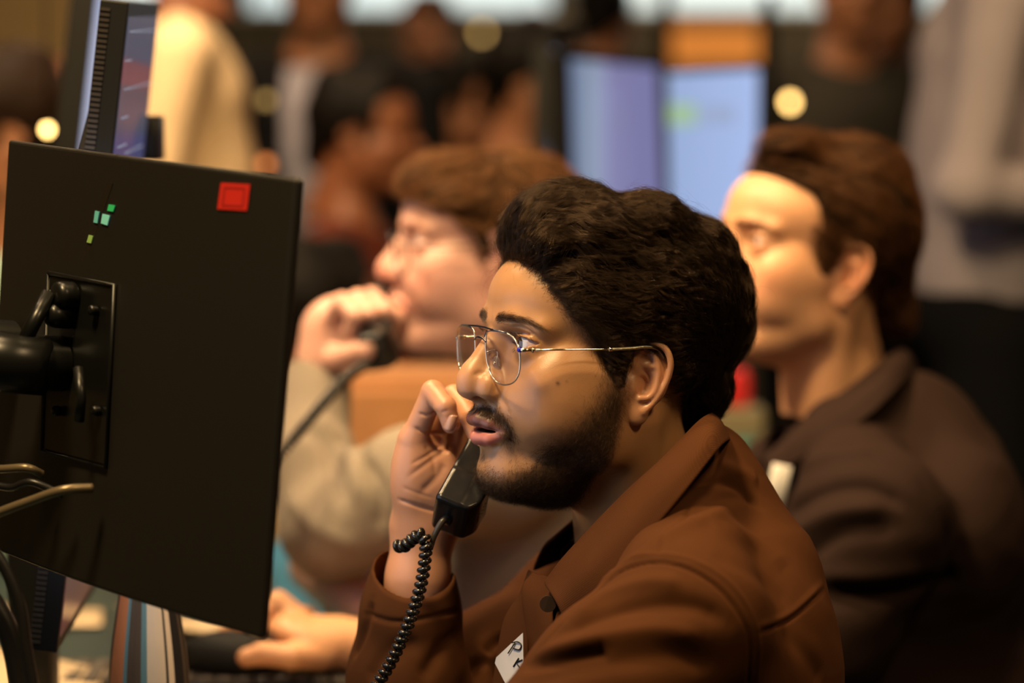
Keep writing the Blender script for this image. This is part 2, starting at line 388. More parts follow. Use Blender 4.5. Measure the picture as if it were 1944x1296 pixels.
# ------------------------------------------------------------------ hair
def hair_vol(q):
    "hair volume in head coordinates: lumps (centre, radii) fused, trimmed along the hairline and around the ears"
    hl = np.array(q['hairline'], np.float32)          # (z, x) pairs, z rising
    def f(P):
        Q = fold(P) if q.get('sym', True) else P
        x, y, z = Q[:, 0], np.abs(Q[:, 1]), Q[:, 2]
        d = None
        for c, r in q['lumps']:
            e = ell(Q, c, r); d = e if d is None else smin(d, e, q.get('k', 14))
        xh = np.interp(z, hl[:, 0], hl[:, 1]) - q.get('ycut', .0) * np.maximum(y - 35, 0)
        d = smax(d, (x - xh) * .8, q.get('edge', 8))
        zl = np.interp(x, q['low'][0], q['low'][1])
        d = smax(d, (zl - z) * .7, 8)
        d = smax(d, -ell(Q, (-2, 84, -2), q.get('earhole', (20, 24, 31))), 6)
        if q.get('nz', 0): d = d + wob(P, 5, q.get('nf', .09)) * q['nz'] + wob(P * A(.5, 1, 1), 9, q.get('nf', .09) * 2.2) * q['nz'] * .45
        return d
    return f
def hair_build(pose, q, m, parent, seed=1, ng=900, per=45, k=14, name='hair'):
    f = hair_vol(q); inset = q.get('inset', 3.5)
    lo, hi = q.get('box', ((-140, -105, -70), (120, 105, 185)))
    V, F = nets(lambda P: f(P) + inset, lo, hi, q.get('h', 2.5), 1)
    cap_ = mesh(name, pose.w(V), F, q['capmat'], parent)
    rs = np.random.RandomState(seed)
    G, Nn = surf_sample(V, F, np.ones(len(V)), ng, rs); G = G.astype(np.float32)
    dep = (inset - 1.0) * rs.rand(ng).astype(np.float32)
    Ls = q.get('len', (28, 60)); L = (Ls[0] + (Ls[1] - Ls[0]) * rs.rand(ng)).astype(np.float32); st = L / (k - 1)
    g0 = grad(f, G, 2.0); p = G + g0 * ((inset - dep) * (rs.rand(ng) < .7))[:, None].astype(np.float32); p = p.astype(np.float32); path = [p.copy()]; ph = rs.rand(ng) * 6.28; wl = q.get('wave', (1.6, 22.0))
    fx, fa, fb = [np.array(t, np.float32) for t in q['flow']]
    dist = np.zeros(ng)
    for i in range(k - 1):
        g = grad(f, p, 2.0)
        a = np.interp(p[:, 0], fx, fa); b = np.interp(p[:, 0], fx, fb)
        v = np.stack([-a, np.sign(p[:, 1]) * q.get('side', .0) * np.ones(ng), b], 1)
        cn = q.get('curl', .5)
        v = v + cn * np.stack([wob(p, 21, .035), wob(p, 22, .035), wob(p, 23, .035)], 1)
        v -= g * (v * g).sum(1, keepdims=True); v /= np.linalg.norm(v, axis=1, keepdims=True) + 1e-6
        bn = np.cross(g, v); dist += st
        wv = np.cos(dist / wl[1] * 6.28 + ph) * wl[0] / wl[1] * 6.28
        p = p + (v + bn * wv[:, None]) * st[:, None]
        d = f(p); want = -dep * (1 - i / k) + q.get('lift', 1.5) * (i / k) ** 2 + 1.0 * np.sin(dist / wl[1] * 6.28 + ph * 2)
        p = (p + g * np.clip(want - d, -3, 3)[:, None]).astype(np.float32)
        path.append(p.copy())
    G_ = np.stack(path, 1)                                                  # (ng,k,3)
    off = rs.normal(size=(ng, per, 3)) * np.array([q.get('lock', 3.2)] * 3); off = off[:, :, None, :]
    t = np.linspace(0, 1, k)[None, None, :, None]
    sp = 1 - q.get('clump', .65) * np.sin(t * math.pi * .5) ** 1.2
    jit = np.cumsum(rs.normal(size=(ng, per, k, 3)), axis=2) * q.get('frizz', .22)
    S_ = G_[:, None] + off * sp + jit
    S_ = S_.reshape(-1, k, 3)
    S_ = S_[:, :, :]
    o = curves('strands', pose.w(S_), q.get('r', .045) * .001, .012 * .001, m, None)
    o.parent = cap_
    return cap_, o
HEADX = at(1216, 735, 2.0)
HVOX = 1.3; NG = 1750
# ------------------------------------------------------------------ helpers for strokes, tubes, ribbons
def bvh_of(V, F): return BVHTree.FromPolygons([Vector(v) for v in V], [list(map(int, f)) for f in F])
def ray_px(bvh, px, py):
    d = at(px, py, 1.0) - CAM; d /= np.linalg.norm(d); h = bvh.ray_cast(Vector(CAM), Vector(d))
    return None if h[0] is None else np.array(h[0])
def normals(V, F):
    n = np.zeros_like(V); fn = np.cross(V[F[:, 2]] - V[F[:, 0]], V[F[:, 3]] - V[F[:, 1]])
    for i in range(4): np.add.at(n, F[:, i], fn)
    return n / (np.linalg.norm(n, axis=1, keepdims=True) + 1e-12)
def strokes(V, F, items, sub=1):
    "carve or raise lines on a mesh (world m). items: (pixel polyline, half width mm, depth mm: + raises, - carves[, shoulder])"
    b = bvh_of(V, F); N = normals(V, F); D = np.zeros(len(V))
    for it in items:
        pts, w, dep = it[:3]; w *= .001; P = []
        for x, y in spl([(*p, 0) for p in pts], 6)[:, :2] if len(pts) > 2 else np.linspace(pts[0], pts[1], 12):
            h = ray_px(b, x, y)
            if h is not None: P.append(h)
        if len(P) < 2: continue
        P = np.array(P); best = np.full(len(V), 9.0); tt = np.zeros(len(V)); lo = P.min(0) - 4 * w; hi = P.max(0) + 4 * w
        m = np.where(((V > lo) & (V < hi)).all(1))[0]
        if len(m) == 0: continue
        Q = V[m]; bd = np.full(len(m), 9.0); bt = np.zeros(len(m)); n = len(P) - 1
        for i in range(n):
            if np.linalg.norm(P[i + 1] - P[i]) > .03: continue
            ab = P[i + 1] - P[i]; h = np.clip(((Q - P[i]) @ ab) / (ab @ ab + 1e-12), 0, 1); d = np.linalg.norm(Q - P[i] - h[:, None] * ab, axis=1)
            k = d < bd; bd[k] = d[k]; bt[k] = (i + h[k]) / n
        env = np.clip(np.minimum(bt, 1 - bt) * 6 + (.25 if len(it) < 4 else it[3]), 0, 1)
        D[m] += dep * .001 * np.exp(-(bd / w) ** 2) * env
    return V + N * D[:, None]
def tube(pts, r, n=10, closed=False, cap=True):
    "round tube along world points; r scalar or list"
    P = np.array(pts, float); k = len(P); r = np.broadcast_to(np.asarray(r, float), (k,))
    T = np.gradient(P, axis=0) if not closed else np.roll(P, -1, 0) - np.roll(P, 1, 0)
    T /= np.linalg.norm(T, axis=1, keepdims=True) + 1e-12
    u = np.cross(T[0], [0, 0, 1.0]); u = np.cross(T[0], [1.0, 0, 0]) if np.linalg.norm(u) < .1 else u; u /= np.linalg.norm(u)
    V = []; a = np.linspace(0, 2 * math.pi, n, endpoint=False)
    for i in range(k):
        u = u - T[i] * (u @ T[i]); u /= np.linalg.norm(u) + 1e-12; v = np.cross(T[i], u)
        V.append(P[i] + r[i] * (np.cos(a)[:, None] * u + np.sin(a)[:, None] * v))
    V = np.concatenate(V); F = []
    for i in range(k if closed else k - 1):
        j = (i + 1) % k
        for q in range(n): F.append((i * n + q, i * n + (q + 1) % n, j * n + (q + 1) % n, j * n + q))
    if not closed and cap: F += [tuple(range(n))[::-1], tuple(range((k - 1) * n, k * n))]
    return V, F
def tubes(name, lst, m, parent=None, n=10):
    V = []; F = []; o = 0
    for t in lst:
        v, f = tube(t[0], t[1], n, *(t[2:])); V.append(v); F += [tuple(i + o for i in q) for q in f]; o += len(v)
    return mesh(name, np.concatenate(V), F, m, parent)
def join(parts):
    V = []; F = []; o = 0
    for v, f in parts: V.append(np.asarray(v, float)); F += [tuple(int(i) + o for i in q) for q in f]; o += len(v)
    return np.concatenate(V), F
def box(c, h, M=None, bev=0.0):
    "box, optionally with chamfered edges; c centre, h half sizes, M 3x3 axes in columns"
    M = np.eye(3) if M is None else M
    if bev <= 0:
        V = np.array([(x, y, z) for x in (-1, 1) for y in (-1, 1) for z in (-1, 1)], float) * h
        F = [(0, 1, 3, 2), (4, 6, 7, 5), (0, 4, 5, 1), (2, 3, 7, 6), (0, 2, 6, 4), (1, 5, 7, 3)]
        return np.asarray(c) + V @ M.T, F
    V = []; ix = {}
    for x in (-1, 1):
        for y in (-1, 1):
            for z in (-1, 1):
                for a in range(3):
                    s = np.array([x, y, z], float); p = s * (np.array(h, float) - bev); p[a] = s[a] * h[a]; ix[(x, y, z, a)] = len(V); V.append(p)
    F = []
    for a in range(3):
        b_, c_ = (a + 1) % 3, (a + 2) % 3
        for s in (-1, 1):
            q = []
            for u, w in ((-1, -1), (1, -1), (1, 1), (-1, 1)):
                k = [0, 0, 0]; k[a] = s; k[b_] = u; k[c_] = w; q.append(ix[(*k, a)])
            F.append(tuple(q if s > 0 else q[::-1]))
    for a in range(3):
        b_, c_ = (a + 1) % 3, (a + 2) % 3
        for u in (-1, 1):
            for w in (-1, 1):
                k0 = [0, 0, 0]; k0[a] = -1; k0[b_] = u; k0[c_] = w; k1 = list(k0); k1[a] = 1
                q = (ix[(*k0, b_)], ix[(*k1, b_)], ix[(*k1, c_)], ix[(*k0, c_)]); F.append(q if u * w < 0 else q[::-1])
    for k in ((x, y, z) for x in (-1, 1) for y in (-1, 1) for z in (-1, 1)):
        q = tuple(ix[(*k, a)] for a in range(3)); F.append(q if k[0] * k[1] * k[2] > 0 else q[::-1])
    return np.asarray(c) + np.array(V) @ M.T, F
def ribbon(name, rows, thick, m, parent=None, nu=60, nv=9, bulge=None):
    "cloth leaf between polylines rows[0]..rows[-1] (world m), given thickness and rounded edges by a solidify + subdivision"
    R_ = []
    for r in rows:
        s = spl(r, 12); t = np.linspace(0, len(s) - 1, nu); R_.append(np.stack([np.interp(t, np.arange(len(s)), s[:, i]) for i in range(3)], 1))
    R_ = np.array(R_); k = len(R_)
    G = np.array([spl(R_[:, j], 12)[np.round(np.linspace(0, 12 * (k - 1), nv)).astype(int)] for j in range(nu)])
    V = G.reshape(-1, 3); F = np.array([(i * nv + j, (i + 1) * nv + j, (i + 1) * nv + j + 1, i * nv + j + 1) for i in range(nu - 1) for j in range(nv - 1)])
    o = mesh(name, V, F, m, parent); s = o.modifiers.new('thick', 'SOLIDIFY'); s.thickness = thick; s.offset = 0
    b = o.modifiers.new('sub', 'SUBSURF'); b.levels = b.render_levels = 2
    return o
def world_nets(f, O, lo, hi, h, proj=1):
    "f in world mm relative to O (m)"
    V, F = nets(f, lo, hi, h, proj); return np.asarray(O) + V * .001, F
def cloth_mat(name, col, weave=240, bump=.25, var=.12, rough=.85, sheen=.0, wc=1.0):
    m = bpy.data.materials.new(name); m.use_nodes = True; nt = m.node_tree; N = nt.nodes.new; L = nt.links.new; b = nt.nodes['Principled BSDF']
    tc = N('ShaderNodeTexCoord'); n = N('ShaderNodeTexNoise'); n.inputs['Scale'].default_value = 9; n.inputs['Detail'].default_value = 6; L(tc.outputs['Object'], n.inputs['Vector'])
    r = N('ShaderNodeMapRange'); r.inputs[3].default_value = 1 - var; r.inputs[4].default_value = 1 + var; L(n.outputs[0], r.inputs[0])
    mp = N('ShaderNodeMapping'); mp.inputs['Rotation'].default_value = (.5, .4, .8); L(tc.outputs['Object'], mp.inputs[0])
    w1 = N('ShaderNodeTexWave'); w1.inputs['Scale'].default_value = weave; w1.bands_direction = 'X'; w1.inputs['Distortion'].default_value = .6; w1.inputs['Detail Scale'].default_value = 40; L(mp.outputs[0], w1.inputs[0])
    w2 = N('ShaderNodeTexWave'); w2.inputs['Scale'].default_value = weave; w2.bands_direction = 'Z'; w2.inputs['Distortion'].default_value = .6; w2.inputs['Detail Scale'].default_value = 40; L(mp.outputs[0], w2.inputs[0])
    ad = N('ShaderNodeMath'); ad.operation = 'MULTIPLY'; L(w1.outputs['Fac'], ad.inputs[0]); L(w2.outputs['Fac'], ad.inputs[1])
    r2 = N('ShaderNodeMapRange'); r2.inputs[3].default_value = 1 - .12 * wc; r2.inputs[4].default_value = 1 + .3 * wc; L(ad.outputs[0], r2.inputs[0])
    mu = N('ShaderNodeMath'); mu.operation = 'MULTIPLY'; L(r.outputs[0], mu.inputs[0]); L(r2.outputs[0], mu.inputs[1])
    x = N('ShaderNodeVectorMath'); x.operation = 'SCALE'; x.inputs[0].default_value = col; L(mu.outputs[0], x.inputs['Scale']); L(x.outputs[0], b.inputs['Base Color'])
    bp = N('ShaderNodeBump'); bp.inputs['Strength'].default_value = bump; bp.inputs['Distance'].default_value = .0006; L(ad.outputs[0], bp.inputs['Height']); L(bp.outputs[0], b.inputs['Normal'])
    b.inputs['Roughness'].default_value = rough; b.inputs['Specular IOR Level'].default_value = .06; b.inputs['Sheen Weight'].default_value = sheen; b.inputs['Sheen Roughness'].default_value = .5
    return m

def connect(o, pts, r):
    "add an inner limb to a body mesh along world points and weld both ends to the nearest body vertices, so the body is one piece"
    V, F = tube(spl(pts, 4), r, 12); me = o.data; n0 = len(me.vertices); L = np.array(o.matrix_world.inverted()) if False else None
    co = np.empty(n0 * 3, np.float32); me.vertices.foreach_get('co', co); co = co.reshape(-1, 3)
    a = int(np.argmin(((co - V[0]) ** 2).sum(1))); b = int(np.argmin(((co - V[-1]) ** 2).sum(1)))
    import bmesh
    bm = bmesh.new(); bm.from_mesh(me); bm.verts.ensure_lookup_table(); vs = [bm.verts.new(v) for v in V]; bm.verts.ensure_lookup_table()
    for f in F: 
        q = bm.faces.new([vs[i] for i in f]); q.smooth = True
    bm.faces.new([bm.verts[a], vs[0], vs[1]]); bm.faces.new([bm.verts[b], vs[-1], vs[-2]])
    bm.to_mesh(me); bm.free(); me.update()
# ------------------------------------------------------------------ the man in the brown overshirt
man = empty('person', (HEADX[0], HEADX[1], 0), 'person in brown overshirt and thin metal glasses with beard, holding a phone handset', 'person')
HP = Pose(at(1216, 735, 1.93), 25, 5, 0)
HP.o = HP.o - (HP.w((2, 72, 0)) - HP.o)
MQ = dict(fat=3, under=6, nose=1.14, nl=1, open=1.6, lidt=5.0)
SK = skin_mat('warm brown skin', (.45, .225, .098), (.56, .17, .14), beard=.8, rough=.36, ruddy=(.64, .30, .20))
def beard_density(V):
    Q = fold(V); x, y, z = Q[:, 0], Q[:, 1], Q[:, 2]
    zb = np.interp(x, [0, 14, 26, 40, 56, 72, 84, 100], [24, 20, 14, -9, -31, -50, -67, -72])
    d = sstep(zb - z, -12, 34) * (1 - sstep(-z, 112, 128)) * sstep(x + .12 * np.minimum(z + 20, 0), 8, 20)
    d *= 1 - sstep(x, 60, 76) * (1 - sstep(-z, 66, 76)) * .75
    mus = gau(Q, (100, 7, -29), (9, 12, 4.6)) + 1.0 * gau(Q, (94, 18, -34), (10, 9, 5.5)) + .9 * gau(Q, (88, 27, -44), (8, 5, 9))
    soul = .6 * gau(Q, (98, 0, -64), (8, 4, 4))
    return np.clip(d + 1.2 * mus + soul, 0, 1)
V, F = nets(head_sdf(MQ), (-115, -92, -150), (135, 92, 135), HVOX)
BD = beard_density(V); up, lo = lips(fold(V), MQ); lipm = (1 - sstep(np.minimum(up, lo), .2, 1.4)) * (V[:, 0] > 84)
BD = BD * (1 - lipm)
VW = strokes(HP.w(V), F, [([(897, 714), (906, 709), (920, 708), (933, 713), (941, 724), (941, 738), (935, 746)], 2.0, -.9), ([(946, 748), (958, 768), (968, 790)], 3.0, -.9),
    ([(974, 619), (990, 620), (1006, 628), (1020, 640), (1028, 650)], .9, -.9), ([(1000, 662), (1012, 670), (1030, 672)], 2.0, -.6), ([(915, 842), (930, 848), (950, 846)], 2.5, -1.2)])
body = mesh('body', VW, F, SK, man)
attr(body, 'beard', BD * .8 + .5 * gau(V, (52, 60, -23), (1.6, 8, 1.6)))
attr(body, 'lip', lipm * .8)
Qf = fold(V)
attr(body, 'ruddy', np.clip(gau(Qf, (112, 0, -14), (14, 16, 10)) * .6 + gau(Qf, (-2, 85, 3), (30, 22, 40)) + .3 * gau(Qf, (70, 45, -15), (25, 25, 18)), 0, 1))
bv_ = bvh_of(VW, F); ML = np.zeros(len(V))
for mx, my, mr in ((1059, 728, .0016), (1076, 725, .0008), (1010, 640, .0)):
    if mr: h_ = ray_px(bv_, mx, my); ML += np.exp(-(np.linalg.norm(VW - h_, axis=1) / mr) ** 2)
attr(body, 'dark', ML * .8 + .72 * lipm * (V[:, 2] > -44.5) + (1 - sstep(ell(Qf, (90, 0, -45.8), (9.5, 15, 3.2)), 0, 1)) + 0)
em = eye_mat(white=(.66, .66, .72))
for s in (1, -1): eye_mesh('eyeball', HP, s, (-.02, -.06), None, em, man)
HM = hair_mat('near black hair', (.004, .0028, .002), .30, (.022, .012, .006))
BM = hair_mat('black beard hair', (.012, .007, .005), .4, (.035, .02, .012))
rs = np.random.RandomState(3)
# beard
P0, N0 = surf_sample(V, F, BD * (.25 + BD), 30000, rs)
def short(P0, N0, dr, L, lift, k=5, droop=.5, jit=.45):
    dr = dr + rs.normal(size=P0.shape) * jit; dr -= N0 * (dr * N0).sum(1, keepdims=True); dr /= np.linalg.norm(dr, axis=1, keepdims=True) + 1e-6
    out = []; cu = rs.normal(size=len(P0)) * (jit > .3); p = P0 - N0 * .4
    for i in range(k):
        out.append(p.copy()); dr = dr + cu[:, None] * np.cross(N0, dr) * .28; p = p + (dr + N0 * (lift * (1 - droop * i / k))[:, None] + A(0, 0, -.06 * i)) * (L / (k - 1))[:, None]
    return np.stack(out, 1)
dn = np.stack([np.interp(P0[:, 2], [-100, -70, -30, 20], [.7, .7, .15, -.1]), np.zeros(len(P0)), -np.ones(len(P0))], 1)
fr = sstep(P0[:, 0], 84, 90) * (P0[:, 2] > -60); dn[:, 1] += fr * np.sign(P0[:, 1]) * .8; dn[:, 0] *= 1 - fr
Lb = (2.5 + 4.5 * rs.rand(len(P0))) * (1 + .5 * sstep(-P0[:, 2], 70, 95)) * (1 - .35 * fr)
curves('beard', HP.w(short(P0, N0, dn, Lb, .35 + .4 * rs.rand(len(P0)))), .05e-3, .015e-3, BM, man)
MU = np.clip(gau(fold(V), (101, 7, -30.5), (8, 12, 5)) + gau(fold(V), (95, 17, -34), (9, 8, 5)) + .45 * gau(fold(V), (88, 27, -43), (7, 5, 8)), 0, 1) * (1 - lipm)
P0, N0 = surf_sample(V, F, MU, 1700, rs); dn = np.stack([.1 * np.ones(len(P0)), np.sign(P0[:, 1]) * .7, -np.ones(len(P0))], 1)
curves('moustache', HP.w(short(P0, N0, dn, 3.5 + 4 * rs.rand(len(P0)), .3 + .3 * rs.rand(len(P0)), jit=.35)), .055e-3, .02e-3, BM, man)
# eyebrows
Q = fold(V); ybr = Q[:, 1]
bz = np.interp(ybr, [6, 20, 36, 50], [29.5, 32.5, 33.5, 27.5]); bw = np.interp(ybr, [5, 10, 30, 52], [2.4, 4.4, 3.1, 1.0])
bd = np.exp(-((Q[:, 2] - bz) / bw) ** 2 * 1.5) * sstep(ybr, 5, 9) * (1 - sstep(ybr, 46, 54)) * (Q[:, 0] > 50)
P0, N0 = surf_sample(V, F, bd, 2600, rs)
dr = np.stack([-.3 * np.ones(len(P0)), np.sign(P0[:, 1]), np.interp(np.abs(P0[:, 1]), [6, 20, 50], [.8, .25, -.5])], 1)
curves('eyebrows', HP.w(short(P0, N0, dr, 5 + 4 * rs.rand(len(P0)), .12 + .1 * rs.rand(len(P0)), jit=.15)), .05e-3, .015e-3, BM, man)
# eyelashes
LS = []
for s in (1, -1):
    for i in range(110):
        u = (rs.rand() - .5) * 26; un = abs(u) / 14.5
        up_ = i < 75; v = (5.0 * (1 - un ** 2.2) if up_ else -4.4 * (1 - un ** 2)) + .05 * u
        yy = EYE[1] + u; xx = EYE[0] + math.sqrt(max(13.9 ** 2 - u * u - v * v, 1)); L = (5.5 if up_ else 2.5) * (.8 + .4 * rs.rand())
        o = A(.9, u * .03, (.45 if up_ else -.5)); o /= np.linalg.norm(o)
        pts = [A(xx - .3, yy, EYE[2] + v) + o * L * t + A(0, u * .02 * t * L, (1.8 if up_ else -.5) * t * t) for t in np.linspace(0, 1, 5)]
        LS.append([(p[0], p[1] * s, p[2]) for p in pts])
curves('eyelashes', HP.w(np.array(LS)), .06e-3, .02e-3, BM, man)
# hair
CM = mat('dark hair mass', (.005, .0035, .0025), .9, spec=.1, bump=.4, bscale=300)
MH = dict(sym=False, capmat=CM, k=12, inset=4.0, nz=1.8, nf=.10, edge=4, h=2.2,
    lumps=[((-22, 0, 60), (95, 83, 90)), ((30, 0, 60), (62, 72, 66)), ((17, 60, 14), (14, 14, 28)), ((17, -60, 14), (14, 14, 28)), ((35, 0, 112), (48, 48, 48)), ((60, 12, 124), (27, 30, 26)), ((68, 32, 106), (18, 20, 17)), ((64, -20, 114), (22, 26, 24)),
           ((30, 40, 120), (30, 26, 24)), ((-20, 20, 128), (36, 40, 28)), ((-70, 10, 104), (34, 46, 34)), ((-88, 10, 60), (36, 50, 50)), ((-74, 0, 0), (38, 50, 36))],
    hairline=[(-60, 14), (-12, 20), (5, 26), (20, 36), (40, 56), (57, 68), (75, 75), (88, 78), (97, 92), (106, 120), (200, 130)],
    low=([-120, -80, -45, -24, -14, 12, 16, 60], [-30, -48, -46, -36, 24, 30, -12, -12]),
    flow=([-110, -60, 0, 50, 90], [.25, .8, 1, 1, .7], [-1, -.8, -.25, .15, .7]), curl=.8, wave=(3.2, 30), lock=2.8, clump=.86, frizz=.13, len=(34, 70), lift=2.2, r=.06)
hair, strands = hair_build(HP, MH, HM, man, 4, NG, 46, 14)

xh = np.interp(V[:, 2], [t[0] for t in MH['hairline']], [t[1] for t in MH['hairline']])
bh = np.exp(-((V[:, 0] - xh + 2) / 6.0) ** 2) * sstep(V[:, 2], -8, 8) * (np.linalg.norm(fold(V) - A(-2, 74, 3), axis=1) > 34)
P0, N0 = surf_sample(V, F, bh, 9000, rs)
dr = np.stack([-np.ones(len(P0)), np.zeros(len(P0)), np.interp(P0[:, 2], [0, 40, 95], [-1.2, .1, 1.6])], 1)
o = curves('hairline_strands', HP.w(short(P0, N0, dr, 9 + 12 * rs.rand(len(P0)), .16 + .3 * rs.rand(len(P0)), jit=.35)), .045e-3, .012e-3, HM, man); o.parent = hair

# flyaway hairs
fv = hair_vol(MH)
Vf, Ff = nets(lambda P: fv(P) + 1.0, (-140, -105, -70), (120, 105, 185), 5, 1)
P0, N0 = surf_sample(Vf, Ff, .25 + sstep(Vf[:, 0], 40, 70) * 1.2 + sstep(Vf[:, 2], 120, 150) * .5, 900, rs)
dr = np.stack([-.6 + 0 * P0[:, 0], np.zeros(len(P0)), .3 + 0 * P0[:, 0]], 1)
o = curves('flyaway_strands', HP.w(short(P0, N0, dr, 12 + 16 * rs.rand(len(P0)), .4 + .9 * rs.rand(len(P0)), k=9, droop=1.2, jit=.8)), .035e-3, .012e-3, HM, man); o.parent = hair
# ------------------------------------------------------------------ teeth, overshirt, arm and hand of the main man
Vt = []
for i in range(9):
    a = (i - 4) * 6.0; x = 97.3 - 26 * (1 - math.cos(R(a) * 2.2)); y = (i - 4) * 5.4
    Vt.append(box(HP.w((x - 3, y, -41.0)), np.array([3, 2.6, 3.0]) * .001, HP.M, .0009))
V_, F_ = join(Vt); mesh('teeth', V_, F_, mat('tooth enamel', (.62, .55, .45), .3), man)

BROWN = (.066, .0235, .0082)
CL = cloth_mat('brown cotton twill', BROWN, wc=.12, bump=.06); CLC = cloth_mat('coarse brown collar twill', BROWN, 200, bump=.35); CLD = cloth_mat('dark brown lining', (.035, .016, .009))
OT = at(1250, 1000, 1.98)
def T(px, py, d, r=None):
    p = (at(px, py, d) - OT) * 1000; return A(*p) if r is None else A(*p, r)
LS_, LE = T(1300, 1180, 1.835), T(1040, 1420, 1.80)
RS_, RE = T(1120, 1130, 2.16), T(800, 1440, 2.06)
def jacket(P):
    d = chain(P, [T(1275, 1110, 1.985, 62), T(1285, 1280, 1.98, 105), T(1300, 1640, 1.98, 128)], 30)
    d = smin(d, ell(P, T(1398, 1262, 1.975), (82, 145, 125)), 45)
    d = smin(d, ell(P, T(1130, 1330, 1.99), (62, 120, 110)), 50)          # chest
    d = smin(d, chain(P, [T(1335, 880, 1.99, 38), T(1365, 950, 1.985, 38), T(1420, 1070, 1.965, 52)], 30), 28)
    d = smin(d, chain(P, [T(1290, 975, 1.945, 34), T(1300, 1060, 1.885, 42), (*LS_, 58)], 25), 30)
    d = smin(d, chain(P, [T(1235, 965, 2.03, 34), T(1180, 1050, 2.09, 40), (*RS_, 55)], 25), 30)
    d = smin(d, chain(P, [(*LS_, 60), T(1170, 1300, 1.81, 62), (*LE, 56)], 20), 26)
    d = smin(d, chain(P, [(*RS_, 52), T(950, 1282, 2.12, 60), (*RE, 55)], 20), 24)
    # neck opening
    d = smax(d, -cap(P, T(1230, 860, 1.99), T(1150, 1060, 1.97), 54, 44), 8)
    d = smax(d, -chain(P, [T(1130, 1040, 1.955, 26), T(1040, 1130, 1.95, 16), T(1000, 1240, 1.945, 6)], 10), 6)
    return d + wob(P, 31, .035) * 1.6 + wob(P * A(1, 1, 1.6), 32, .075) * .7
V, F = world_nets(jacket, OT, (-240, -290, -180), (230, 290, 110), 1.8)
V = strokes(V, F, [
    # shoulder seam, armhole seam, yoke seam (carved with a raised fell beside)
    ([(1010, 1245), (1080, 1170), (1150, 1108), (1205, 1074), (1255, 1066), (1310, 1080), (1365, 1115), (1405, 1165), (1424, 1215), (1420, 1296)], 1.7, -3.4),
    ([(1150, 1095), (1205, 1062), (1255, 1052), (1318, 1064), (1378, 1100), (1420, 1152), (1440, 1215), (1438, 1296)], 2.6, 1.5),
    ([(1440, 1200), (1500, 1175), (1566, 1118)], 1.6, -2.2), ([(1440, 1190), (1500, 1165), (1562, 1108)], 3.0, 1.2),
    ([(1250, 1055), (1265, 1015), (1300, 985), (1310, 960)], 1.5, -1.6),
    # folds of the sleeve
    ([(1060, 1205), (1140, 1170), (1230, 1148), (1320, 1150), (1380, 1180)], 7, -5), ([(1020, 1245), (1120, 1215), (1240, 1196), (1340, 1206)], 8, 4.5),
    ([(1000, 1262), (1060, 1250), (1130, 1236), (1150, 1230)], 6, -7), ([(1010, 1290), (1120, 1262), (1250, 1245), (1360, 1262)], 9, -4.5),
    ([(1080, 1180), (1150, 1130), (1230, 1105), (1300, 1110)], 8, 4.0),
    ([(1100, 1130), (1180, 1080), (1260, 1020), (1330, 985), (1400, 960)], 8, 3.0), ([(1300, 925), (1350, 915), (1400, 925), (1440, 960)], 5, -3), ([(1360, 880), (1400, 895), (1440, 915)], 8, 3.5),
    ([(1300, 985), (1350, 955), (1400, 942), (1445, 960)], 6, -2.5), ([(1340, 1000), (1420, 1020), (1490, 1080)], 14, 3), ([(1350, 1050), (1430, 1090), (1500, 1150)], 10, -1.5),
    ([(1480, 1200), (1530, 1240), (1560, 1296)], 10, -2.5), ([(920, 1240), (950, 1215), (985, 1220)], 6, -5), ([(880, 1280), (925, 1255), (950, 1290)], 6, -5)])
shirt = mesh('overshirt', V, F, CL, man)
# right sleeve with turned cuff
def fsleeve(P):
    d = chain(P, [T(785, 1085, 2.035, 34.5), T(780, 1160, 2.04, 39.5), T(775, 1290, 2.05, 50), (*RE, 58)], 16)
    d = smax(d, -chain(P, [T(792, 1020, 2.03, 29), T(785, 1085, 2.035, 31), T(780, 1150, 2.04, 33)], 8), 2.5)
    ax = T(775, 1290, 2.05) - T(792, 1020, 2.03); ax /= np.linalg.norm(ax)
    d = smax(d, ((P - T(787, 1078, 2.035)) @ (-ax + A(0.05, -.45, 0))), 2)
    return d + wob(P, 41, .05) * 1.3
V, F = world_nets(fsleeve, OT, (-300, -70, -330), (-100, 170, 60), 1.6)
V = strokes(V, F, [([(690, 1165), (760, 1180), (870, 1160)], 2.2, -2.0), ([(705, 1140), (690, 1200), (668, 1250)], 5, -4), ([(800, 1290), (840, 1230), (870, 1200)], 7, -4), ([(700, 1296), (740, 1240), (800, 1220)], 8, -3), ([(712, 1090), (745, 1110), (800, 1118), (860, 1098)], 3, 1.2)])
mesh('sleeve', V, F, CL, shirt).matrix_parent_inverse = Matrix.Identity(4)
# collar leaf: from the near front around the nape to the far front
top = [at(*p) for p in [(1032, 1106, 1.925), (1075, 1050, 1.915), (1180, 940, 1.905), (1262, 865, 1.905), (1325, 800, 1.935), (1348, 785, 1.985), (1310, 800, 2.045), (1190, 880, 2.075), (1100, 975, 2.06), (1056, 1018, 2.03)]]
out = [at(*p) for p in [(1076, 1190, 1.885), (1150, 1105, 1.862), (1238, 1010, 1.855), (1308, 925, 1.858), (1366, 850, 1.895), (1384, 838, 1.985), (1345, 870, 2.08), (1200, 960, 2.125), (1085, 1050, 2.10), (1010, 1085, 2.06)]]
mid = [a * .45 + b * .55 + np.array([0, -.010 * (1 if i < 5 else -1), .005]) for i, (a, b) in enumerate(zip(top, out))]
def child(o, p): o.parent = p; o.matrix_parent_inverse = Matrix.Identity(4); return o
child(ribbon('collar', [top, mid, out], .0034, CLC, None), shirt)
